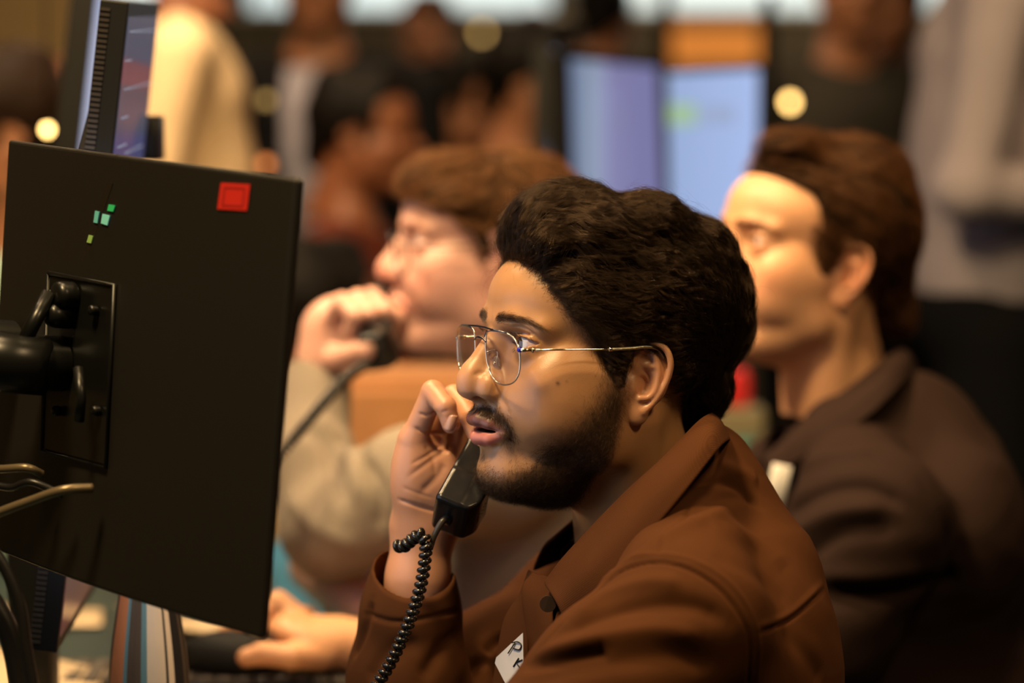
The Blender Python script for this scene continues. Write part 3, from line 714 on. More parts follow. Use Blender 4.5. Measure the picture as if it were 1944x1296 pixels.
# collar stand (inner side) and front placket with its button
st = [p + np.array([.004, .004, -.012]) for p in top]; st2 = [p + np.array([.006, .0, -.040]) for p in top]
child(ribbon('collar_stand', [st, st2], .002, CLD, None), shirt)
pl1 = [at(*p) for p in [(1010, 1088, 1.965), (990, 1120, 1.955), (1000, 1200, 1.945), (1008, 1300, 1.94)]]; pl2 = [at(*p) for p in [(1056, 1098, 1.93), (1050, 1160, 1.918), (1052, 1230, 1.91), (1050, 1300, 1.905)]]
child(ribbon('placket', [pl1, pl2], .003, cloth_mat('brown placket twill', BROWN), None), shirt)  # placket in the overshirt's own brown
child(ribbon('front_panel', [[at(*p) for p in [(1004, 1080, 1.985), (985, 1130, 1.985), (955, 1180, 1.985), (935, 1296, 1.985), (925, 1400, 1.985)]], [at(*p) for p in [(1020, 1090, 1.955), (1005, 1130, 1.95), (1010, 1200, 1.945), (1015, 1296, 1.94), (1015, 1400, 1.94)]]], .002, CL, None), shirt)
btn = at(1040, 1146, 1.905); V_, F_ = tube([btn + FW * .0012, btn - FW * .0012], .0065, 24); child(mesh('button', V_, F_, mat('horn button', (.03, .018, .012), .35), None, False), shirt)
# name sticker
tg = [at(*p) for p in [(945, 1252, 1.968), (1001, 1200, 1.938), (1003, 1310, 1.935), (975, 1310, 1.95)]]
ctr = sum(tg) / 4; tn = np.cross(tg[1] - tg[0], tg[2] - tg[0]); tn /= np.linalg.norm(tn); tn = tn if tn @ FW < 0 else -tn
poly = [tg[0] * .9 + tg[1] * .1, tg[0] * .2 + tg[1] * .8, tg[1], tg[2], tg[3], tg[0] * .9 + tg[3] * .1]
V_ = np.array(poly + [p + tn * .0006 for p in poly]); n_ = len(poly); F_ = [tuple(range(n_)), tuple(range(2 * n_ - 1, n_ - 1, -1))] + [(i, (i + 1) % n_, n_ + (i + 1) % n_, n_ + i) for i in range(n_)]
stk = child(mesh('name_sticker', V_ + tn * .004, F_, mat('white sticker paper', (.62, .60, .62), .5), None, False), shirt)
INK = mat('black marker ink', (.01, .01, .012), .5)
ux = at(1003, 1245, 1.935) - at(965, 1215, 1.957); 
def pen(lst):
    out_ = []
    for s in lst:
        out_.append(([at(x, y, 1.968 - (x - 945) * .00052) + tn * .0062 for x, y in (spl([(*p, 0) for p in s], 5)[:, :2] if len(s) > 2 else s)], .0005))
    return out_
V_, F_ = join([tube(a, r, 6) for a, r in pen([[(976, 1239), (989, 1219)], [(983, 1219), (994, 1217), (1001, 1223), (997, 1232), (985, 1229)], [(986, 1264), (996, 1248)], [(991, 1256), (1003, 1251)], [(992, 1257), (999, 1267)]])])
child(mesh('lettering', V_, F_, INK, None), stk); bpy.data.objects['lettering'].parent = stk

# hand and forearm (part of the same body)
def hand(P):
    w = T(803, 1000, 2.045)
    d = chain(P, [T(787, 1260, 2.05, 30), T(793, 1100, 2.042, 26.5), T(802, 1010, 2.045, 25.5)], 8)
    pin, rin, mid_, ind = T(786, 832, 2.022), T(822, 806, 2.045), T(858, 790, 2.065), T(895, 785, 2.085)
    pm = smin(cap(P, T(800, 985, 2.045), pin, 23, 12), cap(P, T(815, 985, 2.05), rin, 23, 12.5), 10)
    pm = smin(pm, cap(P, T(830, 980, 2.055), mid_, 21, 12.5), 10); pm = smin(pm, cap(P, T(840, 975, 2.06), ind, 20, 12), 10)
    pm = smin(pm, ell(P, T(785, 912, 2.026), (19, 17, 38)), 12); pm = smin(pm, ell(P, T(838, 925, 2.03), (20, 15, 32)), 12)
    d = smin(d, pm, 16)
    fs = [[(*pin, 11.0), T(822, 744, 2.006, 9.6), T(846, 772, 1.990, 8.8), T(856, 805, 1.990, 7.6)],
          [(*rin, 11.0), T(862, 752, 2.030, 9.6), T(893, 790, 2.008, 9.0), T(914, 848, 2.002, 7.4)],
          [(*mid_, 11.0), T(905, 738, 2.055, 9.8), T(936, 780, 2.030, 9.2), T(952, 838, 2.018, 7.6)],
          [(*ind, 10.5), T(945, 732, 2.080, 9.5), T(975, 770, 2.055, 8.8), T(988, 815, 2.040, 7.4)]]
    for f in fs: d = smin(d, chain(P, f, 2.2), 5)
    th = chain(P, [T(850, 955, 2.065, 17), T(905, 915, 2.085, 12.5), T(945, 870, 2.075, 10), T(965, 830, 2.06, 8.5)], 4)
    d = smin(d, th, 8)
    # nail bed
    return d + wob(P, 51, .16) * .15
V, F = world_nets(hand, OT, (-245, -60, -140), (-80, 150, 150), 1.1, 2)
V = strokes(V, F, [([(786, 812), (815, 822), (850, 820)], 1.6, -1.4), ([(795, 785), (812, 788), (830, 782)], 1.3, -1.4), ([(775, 905), (810, 880), (850, 850), (862, 835)], 2.2, -.9), ([(782, 880), (815, 862), (845, 838)], 1.6, -.8),
    ([(756, 948), (785, 958), (820, 968), (850, 975)], 1.8, -1.6), ([(800, 935), (830, 905), (845, 880)], 3.5, -1.2), ([(765, 925), (790, 935), (820, 945)], 1.5, -.5), ([(805, 845), (822, 870), (826, 900)], 2.2, -.7),
    ([(838, 783), (850, 779)], 1.2, -.6), ([(845, 800), (847, 812), (857, 818), (864, 810), (864, 796), (855, 790), (846, 795)], .8, -.7)])
hb = mesh('arm_tmp', V, F, SK, None)
for nm in ('beard', 'lip', 'dark'): attr(hb, nm, np.zeros(len(V)))
np_ = at(856, 805, 1.982); attr(hb, 'ruddy', np.exp(-(np.linalg.norm(V - np_, axis=1) / .006) ** 2) + .9)
c_ = bpy.context
for o in S.objects: o.select_set(False)
body.select_set(True); hb.select_set(True); c_.view_layer.objects.active = body; bpy.ops.object.join()
# nail of the curled finger
nc = at(856, 803, 1.9815); nV, nF = [], []
for i in range(7):
    for j in range(9):
        u = (i - 3) / 3; v = (j - 4) / 4; nV.append(nc + np.array([.0044 * u * (1 - .12 * v * v) + .0016 * v * -1, .0028 * u * u + .0010 * v * v - .0002, -.0066 * v * (1 - .18 * u * u)]))
nF = np.array([(i * 9 + j, (i + 1) * 9 + j, (i + 1) * 9 + j + 1, i * 9 + j + 1) for i in range(6) for j in range(8)])
no = mesh('fingernail', nV, nF, mat('fingernail', (.50, .27, .18), .3, coat=.3), man); sm = no.modifiers.new('t', 'SOLIDIFY'); sm.thickness = .0006

connect(body, [at(787, 1255, 2.05), at(800, 1400, 2.06), at(980, 1300, 2.12), at(1120, 1140, 2.14), at(1180, 1080, 2.05), at(1215, 1010, 1.995)], .024)
# ------------------------------------------------------------------ eyeglasses
MET = mat('polished pale gold metal', (.78, .68, .52), .18, 1.0); DMET = mat('dark steel', (.10, .10, .11), .25, 1.0)
_w0 = HP.w0
HP.w0 = lambda P: _w0(np.asarray(P, float) + np.stack([np.zeros_like(np.asarray(P, float)[..., 0]), np.zeros_like(np.asarray(P, float)[..., 0]), 1.2 + 2.8 * sstep(np.asarray(P, float)[..., 0], 0, 90)], -1))
gl = empty('eyeglasses', HP.w0((104, 0, 20)), 'thin metal double-bridge eyeglasses worn by the man in the brown overshirt', 'glasses')
oy = spl([(11.5, 27), (17, 31), (30, 31.8), (46, 31), (55.5, 27), (60.5, 18), (60, 3), (53, -8), (40, -12.5), (26, -10.5), (15.5, -1), (10.5, 14), (11.5, 27)], 8)[:-1] if False else None
rim = [(11.5, 27), (17, 31), (30, 31.8), (46, 31), (55.5, 27), (60.5, 18), (60, 4), (53, -5.5), (40, -9.5), (26, -8), (15.5, 0), (10.5, 14)]
rc = spl([(a, b, 0) for a, b in (rim[-2:] + rim + rim[:3])], 8)[16:16 + 96]
def lx(y, z): return 113.6 - .0018 * y * y - (30 - z) * .11
for s in (1, -1):
    L_ = np.array([(lx(a, b), a * s, b) for a, b, _ in rc])
    tubes('rim', [(HP.w0(L_), .00075, True)], MET, gl, 8)
    c = L_.mean(0); n = len(L_); Vl = [HP.w0(c + (p - c) * .99 + A(t, 0, 0)) for t in (-.6, .6) for p in L_]
    Vl = np.array(Vl); Fl = [tuple(range(n)), tuple(range(2 * n - 1, n - 1, -1))] + [(i, (i + 1) % n, n + (i + 1) % n, n + i) for i in range(n)]
    GLM = bpy.data.materials.get('spectacle lens')
    if GLM is None:
        GLM = bpy.data.materials.new('spectacle lens'); GLM.use_nodes = True; nt = GLM.node_tree; nt.nodes.remove(nt.nodes['Principled BSDF']); ou = nt.nodes['Material Output']
        tr = nt.nodes.new('ShaderNodeBsdfTransparent'); tr.inputs[0].default_value = (.97, .97, .98, 1); gs = nt.nodes.new('ShaderNodeBsdfGlossy'); gs.inputs['Roughness'].default_value = .03; gs.inputs[0].default_value = (.75, .8, 1, 1)
        lw = nt.nodes.new('ShaderNodeLayerWeight'); fr = nt.nodes.new('ShaderNodeMapRange'); fr.inputs[1].default_value = .35; fr.inputs[3].default_value = .035; fr.inputs[4].default_value = .30; nt.links.new(lw.outputs['Facing'], fr.inputs[0]); mx = nt.nodes.new('ShaderNodeMixShader')
        nt.links.new(fr.outputs[0], mx.inputs[0]); nt.links.new(tr.outputs[0], mx.inputs[1]); nt.links.new(gs.outputs[0], mx.inputs[2]); nt.links.new(mx.outputs[0], ou.inputs[0])
    mesh('lens', Vl, Fl, GLM, gl, False)
    # hinge, temple, tip, nose pad
    W = lambda pts: HP.w0(np.array([(a, b * s, c) for a, b, c in pts]))
    tubes('hinge', [(W([(lx(60, 20), 60.5, 20), (104, 63.5, 20.2), (98, 66, 20.6)]), [.0016, .0019, .0013]), (W([(97, 66.3, 18.8), (97, 66.3, 22.4)]), .0013)], MET, gl, 10)
    if s > 0: tubes('hinge_inlay', [(W([(lx(60, 20) + .3, 59.6, 20), (105.4, 62.2, 20.1)]), .0020)], mat('blue enamel', (.01, .02, .45), .2), gl, 10)
    t = W([(98, 66, 20.6), (70, 71, 23.2), (40, 74.5, 26.4), (34, 75.0, 27)]); tubes('temple', [(t, [.0008, .0008, .0009, .0009]), (W([(35, 74.9, 26.9), (32.5, 75.2, 27.1)]), .0018)], MET, gl, 10)
    tp = W(spl([(33, 75.1, 27), (15, 76.3, 29.5), (3, 77.2, 31.5), (-8, 77, 30), (-15, 76, 22), (-18, 74, 12)], 6)); tubes('temple_tip', [(tp, .0013)], mat('ridged temple sleeve', (.42, .38, .28), .35, .8, bump=.6, bscale=900), gl, 10)
    pdp = HP.w0((103.5, 13.8 * s, 5.5)); V_, F_ = nets(lambda P: ell(P, (0, 0, 0), (1.6, 3.6, 6.2), rotm(0, 0, 35 * s)), (-5, -6, -8), (5, 6, 8), .6)
    pad = mesh('nose_pad', pdp + (V_ @ HP.M.T) * .001, F_, mat('clear silicone pad', (.8, .72, .6), .15, trans=.8, alpha=.55), gl)
    tubes('pad_arm', [(W(spl([(lx(12, 14), 11.6, 14), (104, 12.8, 16), (102.5, 13.4, 11), (104, 14, 6)], 5)), .0005), (W([(105.6, 14.2, 4.6), (103.9, 14, 6.6)]), .0013)], MET, gl, 8)
tubes('bridge', [(HP.w0([(lx(44, 32), -44, 31.8), (lx(20, 33) + .6, -20, 33.0), (113, -8, 33.5), (113, 8, 33.5), (lx(20, 33) + .6, 20, 33.0), (lx(44, 32), 44, 31.8)]), .0008),
    (HP.w0(spl([(lx(11, 22), -11, 22), (113.5, -6, 24.5), (114.2, 0, 25), (113.5, 6, 24.5), (lx(11, 22), 11, 22)], 5)), .00085)], DMET, gl, 10)

# ------------------------------------------------------------------ handset, cord
BP = mat('black phone plastic', (.009, .008, .008), .24, spec=.4, bump=.03, bscale=1500)
Mp, Ep = at(872, 950, 1.985), at(1004, 712, 2.075)
a_ = (Ep - Mp); a_ /= np.linalg.norm(a_); t_ = np.array([.9, -.12, -.28]); t_ -= a_ * (t_ @ a_); t_ /= np.linalg.norm(t_); n_ = np.cross(t_, a_)
FR = np.stack([a_, n_, t_], 1)
def handset(P):
    d = rbox(P, (72, 0, -3.5), (92, 21.8, 11.5), 3.5)
    d = smin(d, rbox(P, (-3, 0, 4), (17, 22.5, 17), 3.0), 4); d = smin(d, rbox(P, (148, 0, 4), (21, 22.5, 17), 3.0), 4)
    d = smax(d, -rbox(P, (82, 0, 27), (56, 40, 18), 14), 6)
    d = smax(d, (P[:, 0] * -.55 + P[:, 2] * .75 - 21.0) , 3)
    d = smax(d, -(rbox(P, (66, 0, -7.0), (90, 40, .25), .1)), .5) if False else d
    for i in range(5):
        for j in range(3): d = smax(d, -cap(P, (-2 + i * 4 - 6, (j - 1) * 5, 18), (-2 + i * 4 - 6, (j - 1) * 5, 30), 1.1), .3)
    return d
V, F = nets(handset, (-30, -30, -22), (175, 30, 28), 1.1, 1)
hs = empty('phone_handset', Mp, 'black corded telephone handset held in the hand of the man with glasses', 'telephone')
mesh('handset_body', Mp + (V @ FR.T) * .001, F, BP, hs)
sl_ = []
for s in (1, -1): sl_.append((Mp + np.array([(-19.5, 20.4 * s, -7), (30, 22.9 * s if False else 20.6 * s, -7), (120, 20.6 * s, -7), (168, 20.4 * s, -7)]) @ FR.T * .001, .0006))
tubes('seam_line', sl_, mat('black seam', (.02, .02, .02), .5), hs, 6)
jk = at(846, 980, 1.975)
V_, F_ = box(at(850, 984, 1.974), np.array([.0045, .004, .004]), FR, .0008); mesh('cord_socket', V_, F_, BP, hs)
tubes('strain_relief', [(spl([at(850, 982, 1.972), at(838, 992, 1.968), at(824, 1018, 1.968), at(817, 1042, 1.970)], 6), np.linspace(.0030, .0022, 19))], mat('cord sleeve', (.035, .028, .02), .35), hs, 12)
def coil(path, R0, pitch, r, ph=0):
    s = spl(path, 30); ds = np.r_[0, np.cumsum(np.linalg.norm(np.diff(s, axis=0), axis=1))]; n = int(ds[-1] / pitch * 22); q = np.linspace(0, ds[-1], n)
    C = np.stack([np.interp(q, ds, s[:, i]) for i in range(3)], 1); Tn = np.gradient(C, axis=0); Tn /= np.linalg.norm(Tn, axis=1, keepdims=True); u = np.array([0, 1., 0]); out = []
    for i in range(n):
        u = u - Tn[i] * (u @ Tn[i]); u /= np.linalg.norm(u); v = np.cross(Tn[i], u); a = q[i] / pitch * 2 * math.pi + ph; out.append(C[i] + R0 * (math.cos(a) * u + math.sin(a) * v))
    return np.array(out)
cp = [at(*p) for p in [(752, 1036, 1.985), (768, 1036, 1.978), (785, 1022, 1.972), (800, 1014, 1.966), (808, 1030, 1.962), (807, 1060, 1.962), (799, 1110, 1.962), (784, 1160, 1.962), (764, 1210, 1.962), (742, 1256, 1.963), (716, 1300, 1.965), (690, 1350, 1.97), (650, 1420, 1.98)]]
Ck = coil(cp, .0035, .0060, .0021)
o = tubes('coiled_cord', [(Ck, .00225)], mat('glossy black cord', (.010, .009, .008), .22, coat=.4), None, 10); tag(o, 'black coiled telephone cord hanging from the sharply focused handset', 'cord')
# ------------------------------------------------------------------ other people
def put(o, p): o.parent = p; o.matrix_parent_inverse = Matrix.Identity(4); return o
def torso_nets(f, O, lo, hi, h): return world_nets(f, O, lo, hi, h, 1)
def TT(O):
    def T_(px, py, d, r=None):
        p = (at(px, py, d) - O) * 1000; return A(*p) if r is None else A(*p, r)
    return T_
def head_body(pose, q, m, parent, h=2.6, zlo=-150):
    V, F = nets(head_sdf(q), (-115, -92, zlo), (135, 92, 135), h); b = mesh('body', pose.w(V), F, m, parent); Q = fold(V); up, lo = lips(Q, q)
    attr(b, 'lip', (1 - sstep(np.minimum(up, lo), .2, 1.6)) * (Q[:, 0] > 84) * .8); attr(b, 'beard', q.get('stub', 0) * beard_density(V))
    attr(b, 'ruddy', np.clip(gau(Q, (112, 0, -14), (14, 16, 10)) + gau(Q, (-2, 85, 3), (30, 22, 40)) + .6 * gau(Q, (70, 45, -15), (25, 25, 18)), 0, 1)); attr(b, 'dark', np.zeros(len(V)))
    return b, V, F
def join_into(a, b):
    for nm in ('beard', 'lip', 'dark', 'ruddy'):
        if nm not in b.data.attributes: attr(b, nm, np.zeros(len(b.data.vertices)))
    for o in S.objects: o.select_set(False)
    a.select_set(True); b.select_set(True); bpy.context.view_layer.objects.active = a; bpy.ops.object.join()
def brows(pose, V, F, m, parent, n=500):
    Q = fold(V); y = Q[:, 1]; bz = np.interp(y, [6, 20, 36, 50], [26, 29.5, 31, 25]); bw = np.interp(y, [5, 10, 30, 52], [2.0, 4.0, 3.0, .8])
    bd = np.exp(-((Q[:, 2] - bz) / bw) ** 2 * 1.5) * sstep(y, 5, 9) * (1 - sstep(y, 46, 54)) * (Q[:, 0] > 50); r = np.random.RandomState(8)
    P0, N0 = surf_sample(V, F, bd, n, r); dr = np.stack([-.3 * np.ones(n), np.sign(P0[:, 1]), np.interp(np.abs(P0[:, 1]), [6, 20, 50], [.8, .25, -.5])], 1)
    curves('eyebrows', pose.w(short(P0, N0, dr, 5 + 4 * r.rand(n), .15 + .1 * r.rand(n), jit=.15)), .09e-3, .03e-3, m, parent)

# --- man on the right, dark brown jacket, swept back hair
m2 = empty('person', (.42, 2.62, 0), 'person with swept back brown hair and dark overshirt, seated behind the main caller', 'person')
P2 = Pose(at(1606, 530, 2.55), 24, 8, 0, 1.03); P2.o = P2.o - (P2.w((2, 72, 0)) - P2.o)
SK2 = skin_mat('fair warm skin', (.66, .34, .18), (.60, .25, .18), beard=.35, ruddy=(.70, .22, .13)); Q2 = dict(fat=-2, nose=.95, open=.2, lidt=2.6, stub=.55)
b2, V, F = head_body(P2, Q2, SK2, m2, 2.2)
for s in (1, -1): eye_mesh('eyeball', P2, s, (0, -.1), None, em, m2)
H2 = hair_mat('chestnut hair', (.030, .012, .005), .36, (.15, .062, .024)); brows(P2, V, F, H2, m2, 1300)
MH2 = dict(sym=False, capmat=mat('chestnut hair mass', (.016, .007, .003), .9, spec=.08, bump=.4, bscale=300), k=12, inset=4, nz=1.3, nf=.08, edge=6, h=3,
    lumps=[((-22, 0, 56), (94, 86, 88)), ((32, 0, 50), (64, 78, 76)), ((30, 0, 112), (46, 44, 40)), ((58, 20, 122), (30, 30, 22)), ((-40, 0, 110), (60, 56, 46)), ((24, 62, 12), (16, 14, 30)), ((24, -62, 12), (16, 14, 30)), ((-78, 0, 0), (36, 52, 48)), ((-96, 10, -30), (20, 40, 26))],
    hairline=[(-60, 14), (-12, 32), (5, 38), (20, 42), (45, 41), (60, 42), (75, 50), (86, 68), (94, 88), (106, 112), (200, 125)],
    low=([-140, -110, -80, -45, -24, -14, 12, 16, 60], [-58, -62, -66, -52, -36, 24, 30, -8, -8]),
    flow=([-110, -60, 0, 50, 90], [.35, .9, 1, 1, .9], [-1, -.8, -.45, -.1, .6]), curl=.35, wave=(1.5, 34), lock=3.0, clump=.7, frizz=.25, len=(30, 75), lift=2.5, r=.08)
hair_build(P2, MH2, H2, m2, 6, 650, 26, 12)
O2 = at(1650, 950, 2.6); T2 = TT(O2)
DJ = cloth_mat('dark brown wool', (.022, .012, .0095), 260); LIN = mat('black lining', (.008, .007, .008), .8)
def jk2(P):
    d = chain(P, [T2(1610, 860, 2.62, 66), T2(1660, 1060, 2.62, 120), T2(1720, 1420, 2.62, 165)], 40)
    d = smin(d, ell(P, T2(1725, 835, 2.60), (62, 62, 75)), 40)
    d = smin(d, ell(P, T2(1775, 1010, 2.60), (98, 160, 130)), 50)
    d = smin(d, chain(P, [T2(1600, 830, 2.55, 45), T2(1640, 960, 2.45, 62), T2(1640, 1010, 2.42, 70)], 30), 40)
    d = smin(d, chain(P, [T2(1660, 1000, 2.42, 72), T2(1560, 1200, 2.42, 68), T2(1440, 1380, 2.46, 60)], 25), 28)
    d = smin(d, chain(P, [T2(1560, 850, 2.68, 40), T2(1500, 930, 2.80, 62), T2(1400, 1180, 2.78, 60)], 30), 36)
    d = smax(d, -cap(P, T2(1610, 700, 2.62), T2(1500, 905, 2.60), 60, 42), 10)
    return d + wob(P, 61, .03) * 3 + wob(P * A(1, 1, 1.8), 62, .06) * 1.5
V, F = torso_nets(jk2, O2, (-240, -300, -330), (260, 300, 190), 4.0)
V = strokes(V, F, [([(1480, 985), (1560, 935), (1650, 925), (1720, 960)], 9, -7), ([(1500, 1020), (1580, 975), (1680, 965)], 9, 6), ([(1510, 1075), (1600, 1010), (1700, 1000)], 10, -7), ([(1490, 900), (1570, 870), (1660, 860)], 9, 5),
    ([(1560, 1120), (1660, 1130), (1760, 1110), (1820, 1090)], 11, -9), ([(1540, 1095), (1650, 1095), (1760, 1080)], 10, 5), ([(1740, 900), (1790, 980), (1800, 1100)], 6, -3)])
j2 = mesh('overshirt', V, F, DJ, m2)
tp = [at(*p) for p in [(1450, 872, 2.56), (1520, 800, 2.54), (1610, 735, 2.545), (1690, 672, 2.58), (1712, 665, 2.64), (1650, 700, 2.71), (1560, 760, 2.73), (1480, 810, 2.68)]]
ot = [at(*p) for p in [(1458, 905, 2.52), (1560, 850, 2.48), (1655, 785, 2.485), (1722, 720, 2.54), (1740, 715, 2.64), (1680, 750, 2.75), (1540, 810, 2.79), (1440, 850, 2.70)]]
put(ribbon('collar', [tp, [a * .5 + b * .5 + np.array([0, -.01, .006]) for a, b in zip(tp, ot)], ot], .003, DJ), j2)
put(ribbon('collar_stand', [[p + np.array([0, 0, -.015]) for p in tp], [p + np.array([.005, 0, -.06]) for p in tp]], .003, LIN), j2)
V_, F_ = box(at(1476, 925, 2.50), np.array([.010, .001, .024]), np.array(Matrix.Rotation(R(12), 3, 'Y')), .0006); put(mesh('name_sticker', V_, F_, mat('white name sticker', (.75, .72, .68), .5), None), j2)

# --- man on the left with handset
m3 = empty('person', (-.05, 2.75, 0), 'person with short fringe and glasses in grey pullover, calling with fist at mouth', 'person')
P3 = Pose(at(955, 515, 2.62), 12, 3, 0, 1.0); P3.o = P3.o - (P3.w((2, 72, 0)) - P3.o)
SK3 = skin_mat('pink fair skin', (.62, .34, .27), (.62, .25, .22), beard=.2, ruddy=(.70, .22, .17)); Q3 = dict(fat=1, nose=1.0, nl=2, open=.2, lidt=4.4)
b3, V, F = head_body(P3, Q3, SK3, m3, 2.4)
for s in (1, -1): eye_mesh('eyeball', P3, s, (0, -.2), None, em, m3)
H3 = hair_mat('sandy brown hair', (.030, .013, .005), .36, (.24, .10, .035)); brows(P3, V, F, H3, m3)
MH3 = dict(sym=False, capmat=mat('sandy hair mass', (.030, .013, .005), .9, spec=.08, bump=.4, bscale=300), k=12, inset=4, nz=2.2, nf=.08, edge=7, h=3.2,
    lumps=[((-20, 0, 55), (92, 84, 80)), ((32, 0, 54), (70, 78, 70)), ((60, 0, 88), (44, 54, 34)), ((20, 0, 100), (60, 56, 34)), ((17, 60, 14), (14, 14, 28)), ((17, -60, 14), (14, 14, 28)), ((-70, 0, 0), (36, 50, 38))],
    hairline=[(-60, 14), (-8, 22), (10, 30), (30, 42), (45, 60), (58, 78), (66, 102), (76, 125), (200, 135)],
    low=([-140, -110, -80, -45, -24, -14, 12, 16, 60, 90], [-40, -44, -46, -40, -30, 24, 30, -4, 0, 50]),
    flow=([-110, -60, 0, 50, 90], [.3, .6, .3, -.8, -1], [-1, -.8, -.5, -.1, -.6]), curl=.4, wave=(1.2, 34), lock=3.0, clump=.7, frizz=.25, len=(25, 55), lift=1.5, r=.09)
hair_build(P3, MH3, H3, m3, 9, 480, 22, 12)
g3 = empty('eyeglasses', P3.w0((104, 0, 20)), 'blurred thin eyeglasses worn by the caller in the grey pullover', 'glasses')
for s in (1, -1):
    L_ = np.array([(lx(a, b), a * s, b) for a, b, _ in rc]); tubes('rim', [(P3.w0(L_), .0016, True)], DMET, g3, 6)
    tubes('temple', [(P3.w0(np.array([(102, 61 * s, 20), (60, 71 * s, 23), (5, 77 * s, 31), (-14, 75 * s, 20)])), .0012)], DMET, g3, 6)
tubes('bridge', [(P3.w0(np.array([(105, -11, 22), (108, 0, 25), (105, 11, 22)])), .001)], DMET, g3, 6)
O3 = at(900, 950, 2.7); T3 = TT(O3)
GP = cloth_mat('warm grey jersey', (.23, .19, .15), 260, sheen=.05)
def sw3(P):
    d = chain(P, [T3(1000, 820, 2.72, 62), T3(1040, 1000, 2.75, 120), T3(1060, 1400, 2.78, 150)], 40)
    d = smin(d, chain(P, [T3(900, 850, 2.70, 60), T3(960, 900, 2.62, 66)], 30), 40)
    d = smin(d, chain(P, [T3(930, 880, 2.62, 68), T3(780, 930, 2.56, 62), T3(640, 1000, 2.56, 54)], 30), 30)
    d = smin(d, chain(P, [T3(630, 1010, 2.56, 50), T3(590, 890, 2.60, 47), T3(600, 730, 2.66, 36)], 22), 20)
    d = smax(d, -cap(P, T3(600, 690, 2.665), T3(598, 740, 2.655), 31), 5)
    d = smin(d, chain(P, [T3(1050, 900, 2.95, 60), T3(950, 1050, 3.0, 55), T3(830, 1200, 2.95, 48)], 30), 30)
    return d + wob(P, 71, .03) * 3 + wob(P * A(1.4, 1, .7), 72, .07) * 1.8
V, F = torso_nets(sw3, O3, (-270, -220, -330), (280, 300, 170), 4.0)
V = strokes(V, F, [([(560, 800), (620, 850), (650, 960)], 9, -7), ([(600, 790), (660, 850), (690, 960)], 9, 6), ([(690, 870), (720, 930), (720, 1010)], 8, -8), ([(760, 860), (770, 930), (760, 1000)], 9, -6), ([(550, 940), (600, 1000), (680, 1040)], 10, 5)])
w3 = mesh('pullover', V, F, GP, m3)
def hand3(P):
    d = chain(P, [T3(600, 790, 2.655, 27), T3(606, 690, 2.66, 25)], 6)
    pm = ell(P, T3(640, 632, 2.655), (40, 26, 42), rotm(0, 25, 0)); d = smin(d, pm, 20)
    for i, (x, y, r) in enumerate([(650, 575, 11), (680, 570, 11.5), (706, 566, 11.5), (727, 578, 11)]):
        dd = 2.63 + i * .016
        d = smin(d, chain(P, [T3(628 + i * 16, 612, dd + .01, 11.5), T3(x, y, dd - .015, r), T3(x + 26, y + 24, dd - .03, 10), T3(x + 14, y + 54, dd - .02, 9)], 2.5), 5)
    d = smin(d, chain(P, [T3(640, 680, 2.63, 15), T3(690, 665, 2.60, 11.5), T3(722, 638, 2.60, 9.5)], 4), 6)
    return d
V, F = torso_nets(hand3, O3, (-230, -130, 60), (-60, 70, 260), 2.2); join_into(b3, mesh('tmp', V, F, SK3, None))
connect(b3, [at(600, 780, 2.655), at(632, 1005, 2.56), at(780, 930, 2.56), at(930, 880, 2.62), at(990, 800, 2.70), at(985, 735, 2.70)], .024)
# left forearm lying on the desk behind
def fore3(P): return chain(P, [T3(600, 1075, 2.66, 30), T3(670, 1135, 2.62, 32), T3(760, 1215, 2.60, 36)], 10)
V, F = torso_nets(fore3, O3, (-260, -160, -250), (60, 120, 20), 4); join_into(b3, mesh('tmp', V, F, SK3, None)); connect(b3, [at(765, 1218, 2.60), at(950, 1150, 2.80), at(1030, 1000, 2.80), at(990, 740, 2.72)], .024)
h3 = empty('phone_handset', at(715, 640, 2.62), 'blurred black handset gripped in front of the mouth by the caller in grey', 'telephone')
a3 = at(745, 540, 2.72) - at(706, 660, 2.62); a3 /= np.linalg.norm(a3); t3 = np.array([1., 0, .3]); t3 -= a3 * (t3 @ a3); t3 /= np.linalg.norm(t3); F3 = np.stack([a3, np.cross(t3, a3), t3], 1)
V, F = nets(handset, (-30, -30, -22), (175, 30, 28), 2.0, 1); mesh('handset_body', at(716, 652, 2.615) + (V @ F3.T) * .001, F, BP, h3)
V_, F_ = box(at(716, 652, 2.615) + F3 @ np.array([-.018, 0, .006]), np.array([.004, .012, .008]), F3, .001); mesh('cord_socket', V_, F_, BP, h3)
c3 = coil([at(*p) for p in [(700, 690, 2.60), (660, 715, 2.56), (610, 770, 2.50), (560, 830, 2.46), (500, 900, 2.44)]], .0040, .0061, .0021); o = tubes('coiled_cord', [(c3, .0023)], bpy.data.materials['glossy black cord'], None, 6); tag(o, 'blurred black coiled cord stretching across the grey sleeve to the monitor', 'cord')

